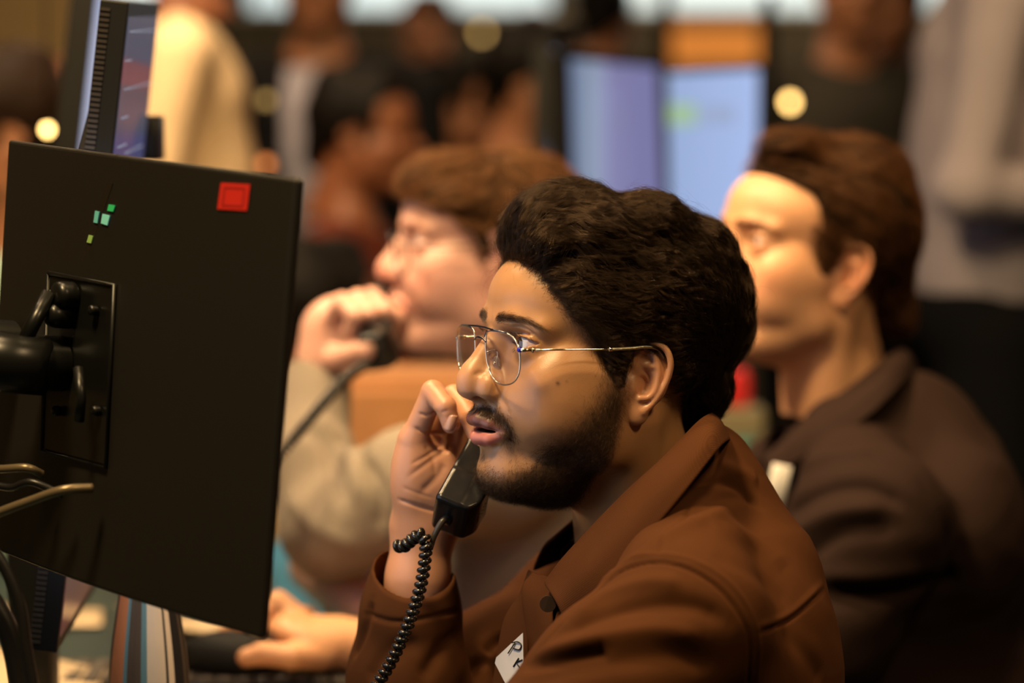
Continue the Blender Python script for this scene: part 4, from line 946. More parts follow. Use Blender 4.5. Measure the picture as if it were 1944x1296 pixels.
# --- hand with mouse, belongs to the man on the right: joined into his body
O4 = at(560, 1200, 2.45); T4 = TT(O4)
def hand4(P):
    d = chain(P, [T4(980, 1270, 2.50, 36), T4(760, 1240, 2.47, 30), T4(650, 1220, 2.46, 26)], 10)
    d = smin(d, ell(P, T4(590, 1205, 2.46), (44, 36, 20), rotm(0, 14, 0)), 18)
    fs = [[T4(560, 1170, 2.48, 13), T4(528, 1142, 2.49, 11.5), T4(506, 1162, 2.485, 10.5), T4(500, 1190, 2.48, 9)],
          [T4(550, 1165, 2.51, 13), T4(512, 1150, 2.52, 11), T4(480, 1172, 2.52, 10), T4(462, 1196, 2.52, 9)],
          [T4(556, 1165, 2.54, 12), T4(500, 1160, 2.56, 11), T4(450, 1182, 2.56, 10), T4(420, 1206, 2.56, 9)],
          [T4(585, 1165, 2.56, 12), T4(530, 1160, 2.59, 10.5), T4(500, 1185, 2.60, 9.5), T4(480, 1210, 2.60, 8.5)],
          [T4(610, 1240, 2.44, 17), T4(555, 1245, 2.42, 13), T4(500, 1240, 2.42, 11.5), T4(468, 1248, 2.42, 9.5)]]
    for f in fs: d = smin(d, chain(P, f, 3), 6)
    return d
V, F = torso_nets(hand4, O4, (-100, -60, -110), (260, 90, 50), 2.4); join_into(b2, mesh('tmp', V, F, SK2, None)); connect(b2, [at(985, 1272, 2.50), at(1300, 1300, 2.60), at(1440, 1150, 2.72), at(1560, 900, 2.66), at(1590, 800, 2.62)], .024)
V, F = nets(lambda P: smax(ell(P, (0, 0, 0), (60, 32, 34)), -P[:, 2] - 3, 4), (-66, -38, -8), (66, 38, 40), 2, 1)
mo = mesh('computer_mouse', at(440, 1258, 2.47) + V @ np.array(Matrix.Rotation(R(-15), 3, 'Z')).T * .001, F, mat('matte mouse plastic', (.006, .006, .006), .6, spec=.2)); tag(mo, 'black computer mouse under the hand resting on the desk', 'mouse')

# --- standing person, far right, lilac grey shirt
def simple_person(name_label, parts, hands=None, skin=None, headp=None, hairm=None, O=None, lo=None, hi=None, h=9):
    g = empty('person', (O[0], O[1], 0), name_label, 'person')
    for nm, f, m, lo_, hi_ in parts:
        V, F = world_nets(f, O, lo_, hi_, h, 1); mesh(nm, V, F, m, g)
    return g
# ------------------------------------------------------------------ foreground screens
def quad_panel(TL, TR, BR, BL, thick, curve=0.0, n=24):
    "curved slab: front grid + back grid, normal pointing to the camera side for +thick"
    nrm = np.cross(TR - TL, BL - TL); nrm /= np.linalg.norm(nrm); nrm = nrm if nrm @ FW < 0 else -nrm
    G = []
    for k in (0, 1):
        for i in range(n + 1):
            for j in range(9):
                u, v = i / n, j / 8; p = (TL * (1 - u) + TR * u) * (1 - v) + (BL * (1 - u) + BR * u) * v
                G.append(p + nrm * (curve * 4 * u * (1 - u)) - nrm * thick * k)
    N_ = (n + 1) * 9; F = []
    for i in range(n):
        for j in range(8):
            a = i * 9 + j; F.append((a, a + 1, a + 10, a + 9)); b = a + N_; F.append((b, b + 9, b + 10, b + 1))
    for i in range(n):
        a, b = i * 9, (i + 1) * 9; F.append((a, b, b + N_, a + N_)); F.append((a + 8, a + 8 + N_, b + 8 + N_, b + 8))
    for j in range(8):
        F.append((j, j + N_, j + 1 + N_, j + 1)); a = n * 9 + j; F.append((a, a + 1, a + 1 + N_, a + N_))
    return np.array(G), F, nrm
MB_ = mat('matte black monitor shell', (.008, .0065, .005), .5, bump=.12, bscale=1600); MBG = mat('glossy black plastic', (.005, .005, .0045), .32, spec=.4)
TL, TR, BR, BL = at(15, 265, 2.0), at(562, 338, 1.72), at(492, 1213, 1.72), at(-30, 1035, 2.0)
mon = empty('computer_monitor', (TL[0], TL[1], .75), 'large black curved monitor seen from behind, with a red square sticker', 'monitor')
V_, F_, NM = quad_panel(TL, TR, BR, BL, .009, .012); shell = mesh('back_shell', V_, F_, MB_, mon, False)
bv = shell.modifiers.new('b', 'BEVEL'); bv.width = .003; bv.segments = 3; bv.limit_method = 'ANGLE'
def MP(u, v, out=0.0):
    p = (TL * (1 - u) + TR * u) * (1 - v) + (BL * (1 - u) + BR * u) * v; return p + NM * (.012 * 4 * u * (1 - u) + out)
EU = TR - TL; EU /= np.linalg.norm(EU); EV = BL - TL; EV /= np.linalg.norm(EV); MM = np.stack([EU, np.cross(EV, EU), -EV], 1)
def on_mon(px, py):
    "point of the monitor's back under a photo pixel"
    d = at(px, py, 1.) - CAM; t = ((TL - CAM) @ NM) / (d @ NM); p = CAM + d * t; u = np.clip((p - TL) @ EU / np.linalg.norm(TR - TL), 0, 1); t = ((TL + NM * .048 * u * (1 - u) - CAM) @ NM) / (d @ NM); return CAM + d * t
# screen on the far side
V_, F_, _ = quad_panel(TL * .985 + BR * .015 - NM * .0095, TR * .985 + BL * .015 - NM * .0095, BR * .985 + TL * .015 - NM * .0095, BL * .985 + TR * .015 - NM * .0095, .001, .012)
mesh('screen', V_, F_, mat('lit screen of the near monitor', (.02, .02, .02), .3, emit=(.80, .84, 1), estr=1.5), mon)
# sticker
st_ = [on_mon(*p) + NM * .0048 for p in [(421, 347), (476, 350), (470, 400), (414, 397)]]
def flat(pts, m, nm, parent, th=.0005, n=NM):
    V = np.array(list(pts) + [p - n * th for p in pts]); k = len(pts); F = [tuple(range(k)), tuple(range(2 * k - 1, k - 1, -1))] + [(i, (i + 1) % k, k + (i + 1) % k, k + i) for i in range(k)]
    return mesh(nm, V, F, m, parent, False)
def shrink(pts, f): c = sum(pts) / len(pts); return [c + (p - c) * f for p in pts]
bulge = lambda u: .012 * 4 * u * (1 - u)
rs_ = flat([p + NM * -.004 for p in st_], mat('red sticker', (.55, .02, .012), .5), 'red_sticker', mon)
fr_ = [p + NM * -.0037 for p in st_]; a, b = shrink(fr_, .74), shrink(fr_, .62)
V_ = np.array(a + b); child(mesh('printed_frame', V_, [(i, (i + 1) % 4, 4 + (i + 1) % 4, 4 + i) for i in range(4)], mat('dark red print', (.35, .015, .012), .5), None, False), rs_)
# recessed mount plate with hub, knuckles and arm
plate = [on_mon(*p) + NM * .003 for p in [(100, 525), (220, 548), (205, 880), (88, 850)]]
flat(plate, MBG, 'mount_plate', mon, .006); rim_p = shrink(plate, 1.04); tubes('mount_frame', [(np.array(rim_p + [rim_p[0]]), .002)], MBG, mon, 8)
def knob(px, py, r, h, nm, m=MBG, d=0.004):
    c = on_mon(px, py) + NM * d; prof = [(0, h), (r * .6, h), (r * .92, h * .85), (r, h * .6), (r, 0)]; n = 28; V = []; F = []
    for q, z in prof:
        for i in range(n): t = 2 * math.pi * i / n; V.append(c + (EU * math.cos(t) + EV * math.sin(t)) * q + NM * z)
    for k in range(len(prof) - 1):
        for i in range(n): F.append((k * n + i, k * n + (i + 1) % n, (k + 1) * n + (i + 1) % n, (k + 1) * n + i))
    return mesh(nm, V, F, m, mon)
for k_ in [(145, 562, .011, .016), (138, 600, .010, .02), (118, 690, .022, .04), (30, 650, .018, .05), (190, 590, .004, .006), (120, 780, .004, .006), (195, 780, .004, .006), (112, 560, .004, .006)]: knob(*k_[:3], k_[3], 'bolt' if k_[2] < .005 else 'swivel_knob')
tubes('mount_arm', [(np.array([on_mon(150, 700) + NM * .03, on_mon(110, 690) + NM * .06, on_mon(40, 670) + NM * .08, on_mon(-120, 690) + NM * .09]), [.022, .024, .026, .026]), (np.array([on_mon(138, 560) + NM * .022, on_mon(136, 660) + NM * .045]), .006), (np.array([on_mon(190, 700) + NM * .02, on_mon(200, 760) + NM * .022, on_mon(192, 800) + NM * .02]), .004)], MBG, mon, 18)
# emblem strip with painted teal and green segments, a faint glow added for reflected light
flat([on_mon(*p) + NM * .0008 for p in [(204, 345), (216, 348), (164, 500), (153, 496)]], mat('grooved emblem', (.012, .010, .008), .25), 'emblem', mon, .0012)
for p, c in (([(210, 388), (222, 390), (218, 402), (207, 400)], (.03, .45, .15)), ([(198, 406), (212, 409), (207, 428), (195, 424)], (.20, .62, .55)), ([(184, 400), (192, 402), (188, 424), (181, 422)], (.12, .45, .40)), ([(172, 446), (180, 448), (176, 462), (168, 460)], (.25, .40, .10))):
    flat([on_mon(*q) + NM * .0018 for q in p], mat('emblem colour', c, .3, emit=c, estr=.12), 'emblem_glint', mon, .0008)
# cables by the monitor
def cable(pts, r, m, label, nm='cable'):
    o = tubes(nm, [(spl([at(*p) for p in pts], 8), r)], m, None, 10); return tag(o, label, 'cable')
BK = mat('black cable rubber', (.010, .009, .009), .35); GY = mat('grey braided cable', (.20, .15, .09), .35, .5)
cable([(-40, 990, 1.86), (0, 972, 1.85), (60, 950, 1.84), (120, 930, 1.83), (175, 926, 1.84)], .0038, GY, 'beige cable curving up behind the big black monitor, lowest of two')
cable([(-40, 886, 1.90), (0, 890, 1.88), (50, 888, 1.87), (80, 900, 1.88)], .0034, GY, 'short beige connector cable behind the big black monitor, above the longer one')
cable([(-30, 915, 1.88), (20, 925, 1.87), (60, 915, 1.86), (120, 940, 1.86)], .003, BK, 'thin black cable between the two beige cables')
cable([(-30, 1020, 1.80), (10, 1080, 1.80), (38, 1150, 1.80), (50, 1230, 1.80), (70, 1340, 1.80)], .0045, BK, 'thick black cable hanging left of the slim upright screen')
cable([(-60, 1080, 1.83), (-10, 1150, 1.83), (20, 1210, 1.83), (40, 1300, 1.83), (50, 1360, 1.83)], .0085, BK, 'thick black cable bundle in the lower left corner')
# ------------------------------------------------------------------ upright monitor behind it, screen facing the men
VENT = mat('black vent shell', (.006, .0055, .005), .5, spec=.3)
def upright(nt, nb, ft, fb, thick, label, scr, vents=True, reflect=True):
    g = empty('computer_monitor', (nb[0], nb[1], .75), label, 'monitor')
    sd = ft - nt; n = np.cross(sd, nb - nt); n /= np.linalg.norm(n); n = n if n[0] < 0 else -n      # away from the screen side
    ctr = (nt + nb + ft + fb) / 4
    def slab(a, b, c, d, t0, t1): V = np.array([p + n * t for t in (t0, t1) for p in (a, b, c, d)]); return V, [(0, 1, 2, 3), (7, 6, 5, 4), (0, 4, 5, 1), (1, 5, 6, 2), (2, 6, 7, 3), (3, 7, 4, 0)]
    V, F = slab(nt, ft, fb, nb, 0, thick); o = mesh('shell', V, F, VENT, g, False); b_ = o.modifiers.new('b', 'BEVEL'); b_.width = .0015; b_.segments = 2
    i_ = shrink([nt, ft, fb, nb], .955); V, F = slab(*i_, -.0008, .001); s_ = mesh('screen', V, F, scr, g, False)
    if vents:
        L = []
        for k in range(120):
            t = .015 + .97 * k / 119; p = nt * (1 - t) + nb * t; out_ = nt - ft; out_ /= np.linalg.norm(out_)
            L.append(box(p + n * thick * .80 + out_ * .0005, np.array([.0042, .0010, .0013]), np.stack([n, out_, np.cross(n, out_)], 1)))
        V, F = join(L); mesh('vent_slots', V, F, mat('vent ridges', (.045, .036, .028), .45), g, False)
    return g, s_, n
SC1 = bpy.data.materials.new('dim dashboard screen'); SC1.use_nodes = True
def screen_nodes(m, base, bands, e=1.0, scale=1.0, noise=.5):
    nt = m.node_tree; N = nt.nodes.new; L = nt.links.new; b = nt.nodes['Principled BSDF']; b.inputs['Base Color'].default_value = (.01, .01, .012, 1); b.inputs['Roughness'].default_value = .12
    tc = N('ShaderNodeTexCoord'); sp = N('ShaderNodeSeparateXYZ'); L(tc.outputs['Generated'], sp.inputs[0]); r = N('ShaderNodeValToRGB'); r.color_ramp.interpolation = 'CONSTANT' if False else 'LINEAR'
    el = r.color_ramp.elements; el[0].position = bands[0][0]; el[0].color = (*bands[0][1], 1); el[1].position = bands[1][0]; el[1].color = (*bands[1][1], 1)
    for p, c in bands[2:]: x = el.new(p); x.color = (*c, 1)
    L(sp.outputs['Z'], r.inputs[0]); L(r.outputs[0], b.inputs['Emission Color']); b.inputs['Emission Strength'].default_value = e
g_ = (.045, .05, .075); pu = (.11, .045, .06)
screen_nodes(SC1, g_, [(0, (.09, .03, .02)), (.12, (.06, .03, .03)), (.2, (.03, .025, .03)), (.78, (.05, .05, .12)), (.80, (.05, .055, .085)), (.865, (.07, .055, .07)), (.875, (.13, .05, .06)), (.905, (.13, .05, .06)), (.915, (.06, .06, .09)), (1, (.07, .075, .10))], 1.1)  # reddish bands at the bottom paint a warm reflection into the screen
nt1, nb1, ft1, fb1 = at(245, 4, 2.05), at(108, 1240, 2.05), at(303, 6, 2.33), at(182, 1116, 2.33)
ug, us, un = upright(nt1, nb1, ft1, fb1, .024, 'slim black portrait monitor with ribbed edge and dark dashboard on screen', SC1)
# lines of text and charts glowing on that screen
def on_scr(u, v, o=-.0014): return (nt1 * (1 - u) + ft1 * u) * (1 - v) + (nb1 * (1 - u) + fb1 * u) * v + un * o
TXT = mat('screen text', (0, 0, 0), .5, emit=(.65, .66, .80), estr=.34); PTX = mat('screen chart lines', (0, 0, 0), .5, emit=(.16, .12, .80), estr=.5)
rt = random.Random(5); L = []; L2 = []
for v, u0, u1 in [(.045, .1, .9), (.09, .05, .25), (.135, .1, .95), (.18, .12, .3), (.225, .1, .3), (.24, .35, .9), (.275, .1, .7), (.305, .12, .55), (.33, .1, .6), (.37, .12, .3), (.40, .12, .6), (.43, .1, .95)]:
    u = u0; L = []
    while u < u1:
        w = rt.uniform(.015, .06); h = .0012 if v > .15 else .001; L.append(([on_scr(u, v - h), on_scr(u + w, v - h), on_scr(u + w, v + h * 2), on_scr(u, v + h * 2)], [(0, 1, 2, 3)])); u += w + .02
    V, F = join(L); child(mesh('text_line', V, F, TXT, None, False), us)
for k in range(9): u = .1 + k * .07; t = rt.uniform(.01, .05); L2.append(([on_scr(u, .52 - t), on_scr(u + .02, .52 - t), on_scr(u + .02, .53), on_scr(u, .53)], [(0, 1, 2, 3)]))
V, F = join(L2); child(mesh('chart_lines', V, F, PTX, None, False), us)
hp_ = [at(x, y, 2.075) for x, y in [(213, 4), (190, 120), (150, 285), (104, 560), (82, 800), (84, 1120), (100, 1120), (232, 90)]]; hq_ = [p + (ft1 - nt1) * .8 for p in hp_]; k_ = len(hp_)
mesh('rear_housing', np.array(hp_ + hq_), [tuple(range(k_)), tuple(range(2 * k_ - 1, k_ - 1, -1))] + [(i, (i + 1) % k_, k_ + (i + 1) % k_, k_ + i) for i in range(k_)], mat('dark brown housing', (.02, .014, .009), .5), ug, False)
V_, F_ = box((at(282, 262, 2.36)), np.array([.013, .02, .022]), None, .002); mesh('stand_clamp', V_, F_, MB_, ug)
V_, F_ = box(np.array([*(nb1 * .5 + fb1 * .5 + un * .05)[:2] , .95]) + np.array([0, .05, 0]), np.array([.02, .02, .195]), None, .004); mesh('stand', V_, F_, MB_, ug)
# second upright screen further back
SC2 = mat('pale blue lit screen', (.01, .01, .01), .2, emit=(.42, .50, .72), estr=.9)
upright(at(190, -60, 2.75), at(118, 600, 2.75), at(228, -60, 3.0), at(122, 600, 2.95), .030, 'blurred black monitor edge behind the slim portrait monitor', SC2, False)
up2 = bpy.data.objects['computer_monitor.002']; p = at(112, 600, 2.8); V_, F_ = box((p[0] - .02, p[1], .93), np.array([.015, .02, .175]), None, .003); mesh('stand', V_, F_, MB_, up2)
# ------------------------------------------------------------------ desk and things on it
DK = mat('dark teal desk top', (.012, .028, .034), .45, var=.2)
V_, F_ = box((-1.0, 2.28, .73), np.array([.90, .95, .02]), None, .004); dk = empty('desk', (-1.0, 2.45, 0), 'long dark desk running under the monitors and elbows', 'desk'); mesh('desk_top', V_, F_, DK, dk)
for x in (-1.85, -.15):
    for y in (1.40, 3.16): V_, F_ = box((x, y, .355), np.array([.03, .03, .355]), None, .003); mesh('leg', V_, F_, MB_, dk)
def on_desk(px, py, z=.75):
    d = at(px, py, 1.) - CAM; return CAM + d * ((z - CAM[2]) / d[2])
def sheet(pts, m, nm, label, cat, th=.0012, z=.751, curl=0):
    P = [on_desk(x, y, z) for x, y in pts]; o = flat(P, m, nm, None, -th, np.array([0, 0, 1.])); return tag(o, label, cat)
TE = mat('teal desk mat', (.012, .13, .26), .6, var=.15); sheet([(490, 1030), (640, 1030), (735, 1230), (560, 1260)], TE, 'desk_mat', 'blue teal mat on the desk between the two bare forearms', 'mat', .003)
sheet([(330, 1300), (660, 1290), (690, 1262), (360, 1240)], mat('bright teal mat', (.03, .30, .30), .6), 'desk_mat', 'bright teal mat edge under the black keyboard', 'mat', .003)
PAP = mat('cream paper', (.55, .43, .29), .7)
# curved paper sheets
def paper(c, w, l, rz, lift, label):
    V = []; F = []; n = 14; M = np.array(Matrix.Rotation(R(rz), 3, 'Z'))
    for i in range(n + 1):
        for j in range(5): u = i / n; V.append(np.array(c) + M @ np.array([(u - .5) * l, (j / 4 - .5) * w, .002 + lift * (1 - u) ** 2]))
    F = np.array([(i * 5 + j, (i + 1) * 5 + j, (i + 1) * 5 + j + 1, i * 5 + j + 1) for i in range(n) for j in range(4)]); o = mesh('paper_sheet', V, F, PAP); s = o.modifiers.new('s', 'SOLIDIFY'); s.thickness = .0006; return tag(o, label, 'paper')
a_ = on_desk(60, 1296); paper((a_[0] + .10, a_[1] - .19, .752), .30, .42, -22, .03, 'cream curled paper sheet on the desk below the slim portrait monitor')
a_ = on_desk(70, 1180); paper((a_[0] + .01, a_[1], .752), .10, .13, 10, .01, 'cream paper stack edge on the desk behind the slim portrait monitor')
a_ = on_desk(392, 1205); paper((a_[0] - .01, a_[1], .752), .10, .16, 30, .03, 'small bright cream paper between the striped vase and the mouse')
# striped barrel vase: one mesh, vertical stripes follow the meridians
vc = at(283, 1296, 2.08); vz = .752
prof = [(.012, 0), (.030, .002), (.033, .01), (.0345, .05), (.0350, .09), (.0320, .125), (.0275, .155), (.0235, .18), (.021, .20), (.0195, .20), (.0215, .18), (.0255, .155)]
ST = [('charcoal stripe glaze', (.020, .018, .017)), ('orange stripe glaze', (.70, .24, .09)), ('teal stripe glaze', (.16, .30, .30)), ('ribbed brown stripe', (.13, .085, .05)), ('cream stripe glaze', (.95, .74, .48))]
sm_ = [mat(n_, c, .55, bump=.2, bscale=400, var=.1) for n_, c in ST]
sp_ = spl([(*p, 0) for p in prof], 5)[:, :2]; nseg = 360; V = []; F = []; MI = []
def stripe(t):   # t: degrees, 0 = facing the camera, negative = left
    for lim, k in ((-72, 0), (-40, 1), (-34, 2), (-12, 3), (-3, 2), (25, 4), (29, 0), (39, 4), (61, 0), (66, 3), (96, 0), (120, 1), (150, 4), (180, 3)):
        if t < lim: return k
    return 0
for r_, z_ in sp_:
    for i in range(nseg):
        t = i * 360 / nseg - 180; k = stripe(t); rib = .0006 * math.sin(R(t) * 110) if k == 3 else 0; tt = R(t - 90 + 9); V.append((vc[0] + (r_ * 1.0 + rib) * math.cos(tt), vc[1] + (r_ + rib) * math.sin(tt), vz + z_))
for a in range(len(sp_) - 1):
    for i in range(nseg): F.append((a * nseg + i, a * nseg + (i + 1) % nseg, (a + 1) * nseg + (i + 1) % nseg, (a + 1) * nseg + i)); MI.append(stripe(i * 360 / nseg - 180))
vs = mesh('vase', V, np.array(F), sm_); vs.data.polygons.foreach_set('material_index', np.array(MI, dtype=np.int32)); vs.data.update(); tag(vs, 'barrel shaped vase with vertical orange, brown, teal and cream stripes', 'vase')
# keyboard
kb = empty('keyboard', on_desk(480, 1283), 'low black keyboard on the desk in front of the mouse', 'keyboard'); ko = on_desk(470, 1292)
V_, F_ = box(ko + np.array([0, -.04, .008]), np.array([.21, .06, .008]), None, .003); mesh('base', V_, F_, BP, kb); L = []
for r in range(5):
    for c in range(20): L.append(box(ko + np.array([-.19 + c * .0195, .004 - r * .0195, .018]), np.array([.0085, .0085, .003]), None, .0015))
V, F = join(L); tag(mesh('keycap', V, F, mat('keycap plastic', (.05, .04, .035), .5), kb), None, None, None, 'stuff')
# ------------------------------------------------------------------ room
def struct(o): o['kind'] = 'structure'; return o
def bxo(name, c, h, m, bev=0): V, F = box(c, np.array(h, float), None, bev); return mesh(name, V, F, m, None, False)
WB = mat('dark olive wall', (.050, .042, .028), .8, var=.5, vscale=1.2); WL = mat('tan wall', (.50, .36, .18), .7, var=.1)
struct(bxo('floor', (0, 4.5, -.02), (4.5, 6, .02), mat('dark carpet', (.03, .028, .026), .9)))
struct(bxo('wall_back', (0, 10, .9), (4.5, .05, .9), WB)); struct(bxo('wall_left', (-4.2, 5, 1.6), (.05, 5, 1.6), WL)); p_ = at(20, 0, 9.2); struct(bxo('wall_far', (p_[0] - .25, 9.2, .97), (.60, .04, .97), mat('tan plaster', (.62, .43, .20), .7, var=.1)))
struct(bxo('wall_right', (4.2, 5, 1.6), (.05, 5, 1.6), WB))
struct(bxo('ceiling', (0, 5.6, 3.24), (4.5, 4.4, .04), mat('grey ceiling', (.35, .33, .30), .8)))
wn = mat('daylit window pane', (.3, .35, .35), .1, emit=(.80, .95, .95), estr=1.0)
for i, (x, w, e) in enumerate([(-1.75, .55, 1), (-.45, .62, 1), (.9, .66, 1), (2.3, .6, 1), (3.4, .4, 1)]):
    o = struct(bxo('window_%d' % (i + 1), (x, 10, 2.5), (w, .02, .69), wn)); 
struct(bxo('trim_1', (0, 9.98, 1.80), (4.5, .06, .012), mat('window ledge', (.3, .28, .24), .6)))
for x in (-2.4, -1.13, .21, 1.62, 2.96): struct(bxo('trim_2', (x, 9.98, 2.5), (.05, .05, .7), mat('window mullion', (.05, .05, .045), .6)))
o = bxo('wooden_board', at(1354, 88, 9.9), (.19, .02, .082), mat('orange wood panel', (.85, .36, .08), .5, var=.12)); tag(o, 'bright orange wooden board on the far side behind the pale blue monitor', 'board')
# ------------------------------------------------------------------ people further back: x forward, y left, z up in mm, feet at the origin
def stand(px, depth, yaw, label, shirt, trousers, hairc, skin, group=None, zs=1.0, drop=0.0, armL=None, armR=None, jacket=None, tall=1.0, hair=True, fine=9):
    g0 = at(px, 648, depth); G = np.array([g0[0], g0[1], -drop]); FZ = drop * 1000 / tall; FX = 400 if drop > .05 else 0
    a = R(yaw); M = np.array([[-math.cos(a), math.sin(a), 0], [-math.sin(a), -math.cos(a), 0], [0, 0, 1.0]])    # yaw 0: facing image left; 90: facing the camera
    g = empty('person', (G[0], G[1], 0), label, 'person'); W_ = lambda V: G + (V @ M.T) * .001 * tall
    armL = armL or [(0, 210, 1400), (-20, 250, 1130), (60, 235, 900)]; armR = armR or [(0, -210, 1400), (-20, -250, 1130), (60, -235, 900)]
    def sh(P):
        q = P * A(1, .78, 1); d = chain(q, [(0, 0, 985, 125), (10, 0, 1180, 125), (5, 0, 1330, 128)], 60)
        d = smin(d, chain(P, [(-5, -175, 1420, 52), (-5, 175, 1420, 52)], 5), 60)
        for ar in (armL, armR):
            e = A(*ar[1]); h = A(*ar[2]); c = chain(P, [(*ar[0], 56), (*ar[1], 45), (*(e + (h - e) * .8), 36)], 20); d = smin(d, c, 25)
        d = smax(d, -cap(P, (15, 0, 1480), (25, 0, 1600), 62), 8)
        return smax(d, 970 - P[:, 2], 8) + wob(P, 81, .022) * 5 + wob(P, 82, .05) * 2
    V, F = nets(sh, (-330, -420, 930), (420, 420, 1500), fine, 1); s_ = mesh('jacket' if jacket else 'shirt', W_(V), F, shirt, g)
    if jacket:     # open front showing the shirt
        fp = [[(112, -62, 1450), (150, -62, 1350), (158, -58, 1200), (150, -44, 1000)], [(112, 62, 1450), (150, 62, 1350), (158, 58, 1200), (150, 44, 1000)]]
        put(ribbon('shirt_front', [[W_(np.array(p)) for p in fp[0]], [W_(np.array([p[0] + 12, 0, p[2]])) for p in fp[0]], [W_(np.array(p)) for p in fp[1]]], .004, jacket), s_)
    def tr(P):
        Q = fold(P); lg = chain(Q, [(0, 85, 900, 88), (10, 95, 500, 62), (0, 100, 90, 52)], 20) if drop < .05 else chain(Q, [(0, 85, 905, 88), (400, 100, 900, 66), (400, 105, FZ + 90, 50)], 20)
        d = smin(ell(P, (-5, 0, 950), (125, 165, 110)), lg, 30)
        return smax(d, P[:, 2] - 985, 5)
    V, F = nets(tr, (-180, -220, 20 + FZ), (180 + FX * 1.1, 220, 1010), 12, 1); mesh('trousers', W_(V), F, trousers, g)
    def so(P): Q = fold(P); return smax(smin(ell(Q, (60, 100, 35), (140, 48, 50)), ell(Q, (0, 100, 60), (55, 45, 50)), 20), -P[:, 2] + 2, 4)
    V, F = nets(so, (-100, -170, -10), (220, 170, 120), 10, 1); mesh('shoes', W_(V + A(FX, 0, FZ)), F, bpy.data.materials['matte black monitor shell'], g)
    HO = A(25, 0, 1625); hf = head_sdf(dict(open=.3, fat=0)); hands = []
    for ar in (armL, armR):
        sh_ = A(*ar[0]); e = A(*ar[1]); h = A(*ar[2]); dr = (h - e) / np.linalg.norm(h - e); sd = np.cross(dr, A(0, 0, 1) if abs(dr[2]) < .8 else A(1, 0, 0)); sd /= np.linalg.norm(sd); hands.append((sh_, e, h, dr, sd))
    def bf(P):
        q = P - HO; q = q * np.where(q[:, :1] > 0, A(1 / 1.075, 1, 1), A(1, 1, 1)); d = hf(q); d = np.where(q[:, 2] < -145, np.maximum(d, 20), d)
        d = smin(d, chain(P * A(1, .7, 1), [(5, 0, 1520, 40), (0, 0, 1380, 84), (0, 0, 1000, 88)], 30), 10)
        for sh_, e, h, dr, sd in hands:
            c_ = chain(P, [(0, sh_[1] * .3, 1400, 40), (*sh_, 38), (*e, 32), (*h, 25)], 8); p = h + dr * 50
            c_ = smin(c_, cap(P, h, p, 28, 32), 12)
            for k in range(4): b0 = p + sd * (k - 1.5) * 17; c_ = smin(c_, chain(P, [(*b0, 11), (*(b0 + dr * 38), 10), (*(b0 + dr * 62 + np.cross(sd, dr) * 22), 8)], 3), 5)
            c_ = smin(c_, chain(P, [(*(h + sd * 26), 13), (*(h + sd * 44 + dr * 40), 11), (*(h + sd * 40 + dr * 66), 9)], 3), 6); d = np.minimum(d, c_)
        return d
    V, F = nets(bf, (-330, -350, 880), (420, 350, 1780), 7, 1); b = mesh('body', W_(V), F, skin, g); Q = fold(V - HO)
    for nm in ('lip', 'beard', 'ruddy'): attr(b, nm, np.zeros(len(V)))
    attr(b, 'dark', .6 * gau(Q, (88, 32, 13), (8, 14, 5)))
    ps = Pose(W_(HO.astype(float)), yaw, 0, 0, tall); ps.M = M
    if hair:
        q = dict(MH2); q['nz'] = 2; V, F = nets(hair_vol(q), (-140, -105, -70), (120, 105, 185), 5, 1); mesh('hair', ps.w(V), F, hairc, g)
    return g
BLK = mat('black cloth', (.005, .005, .006), .9, spec=.05); HBK = mat('black hair', (.006, .0045, .004), .6, spec=.12, bump=.5, bscale=250); HBR = mat('dark brown hair', (.02, .010, .006), .6, spec=.12, bump=.5, bscale=250)
SKA = skin_mat('tan background skin', (.44, .19, .10), (.5, .2, .15)); SKB = skin_mat('deep background skin', (.28, .10, .045), (.4, .15, .1))
c = lambda n, *k: cloth_mat(n, k, 200)
fold_L = [(0, 210, 1400), (20, 235, 1150), (235, 60, 1235)]; fold_R = [(0, -210, 1400), (20, -235, 1150), (235, -60, 1215)]
stand(1880, 4.0, 172, 'standing person in lilac grey shirt and black trousers, arms folded, cut by frame top', c('lilac grey shirt', .32, .285, .33), BLK, HBR, SKB, tall=1.08, armL=fold_L, armR=[(0, -210, 1400), (-50, -250, 1140), (200, -150, 1120)])
stand(350, 4.45, 5, 'standing person in cream shirt behind the slim portrait monitor', c('cream shirt', .86, .62, .38), BLK, HBR, SKB, armL=[(0, 205, 1400), (40, 250, 1170), (130, 170, 1300)], armR=[(0, -210, 1400), (-10, -240, 1150), (60, -200, 950)], tall=1.03)
stand(612, 5.2, 88, 'standing person in black suit over a lilac shirt, left of the tan coat', c('black suit', .012, .012, .014), BLK, HBK, SKA, jacket=c('lilac shirt', .42, .40, .50))
stand(664, 4.75, 170, 'person with black hair and orange lit face looking right, above the grey pullover caller', c('maroon sweater', .10, .022, .012), BLK, HBK, SKB, drop=.33)
stand(845, 6.3, 175, 'distant person with dark hair and pinkish face looking right, dark top', c('black sweater', .03, .028, .034), BLK, HBK, SKA, drop=.27)
stand(820, 8.0, 60, 'standing person in khaki tan coat near the far wall', c('khaki coat', .36, .25, .13), BLK, HBR, SKA)
stand(990, 5.15, 165, 'person in black with reddish cheek beside the pale blue shirt', BLK, BLK, HBK, SKA, drop=.23)
stand(1140, 7.0, 250, 'person with black hair in pale blue shirt seen from behind above the lavender screen', c('pale blue shirt', .36, .45, .72), BLK, HBK, SKA)
stand(1600, 5.6, 100, 'standing person in charcoal clothes right of the orange board', c('charcoal clothes', .07, .065, .06), BLK, HBR, SKA)
stand(1690, 6.6, 60, 'distant standing person in dark red top beside charcoal clothed one', c('dark red top', .10, .02, .015), BLK, HBR, SKA)
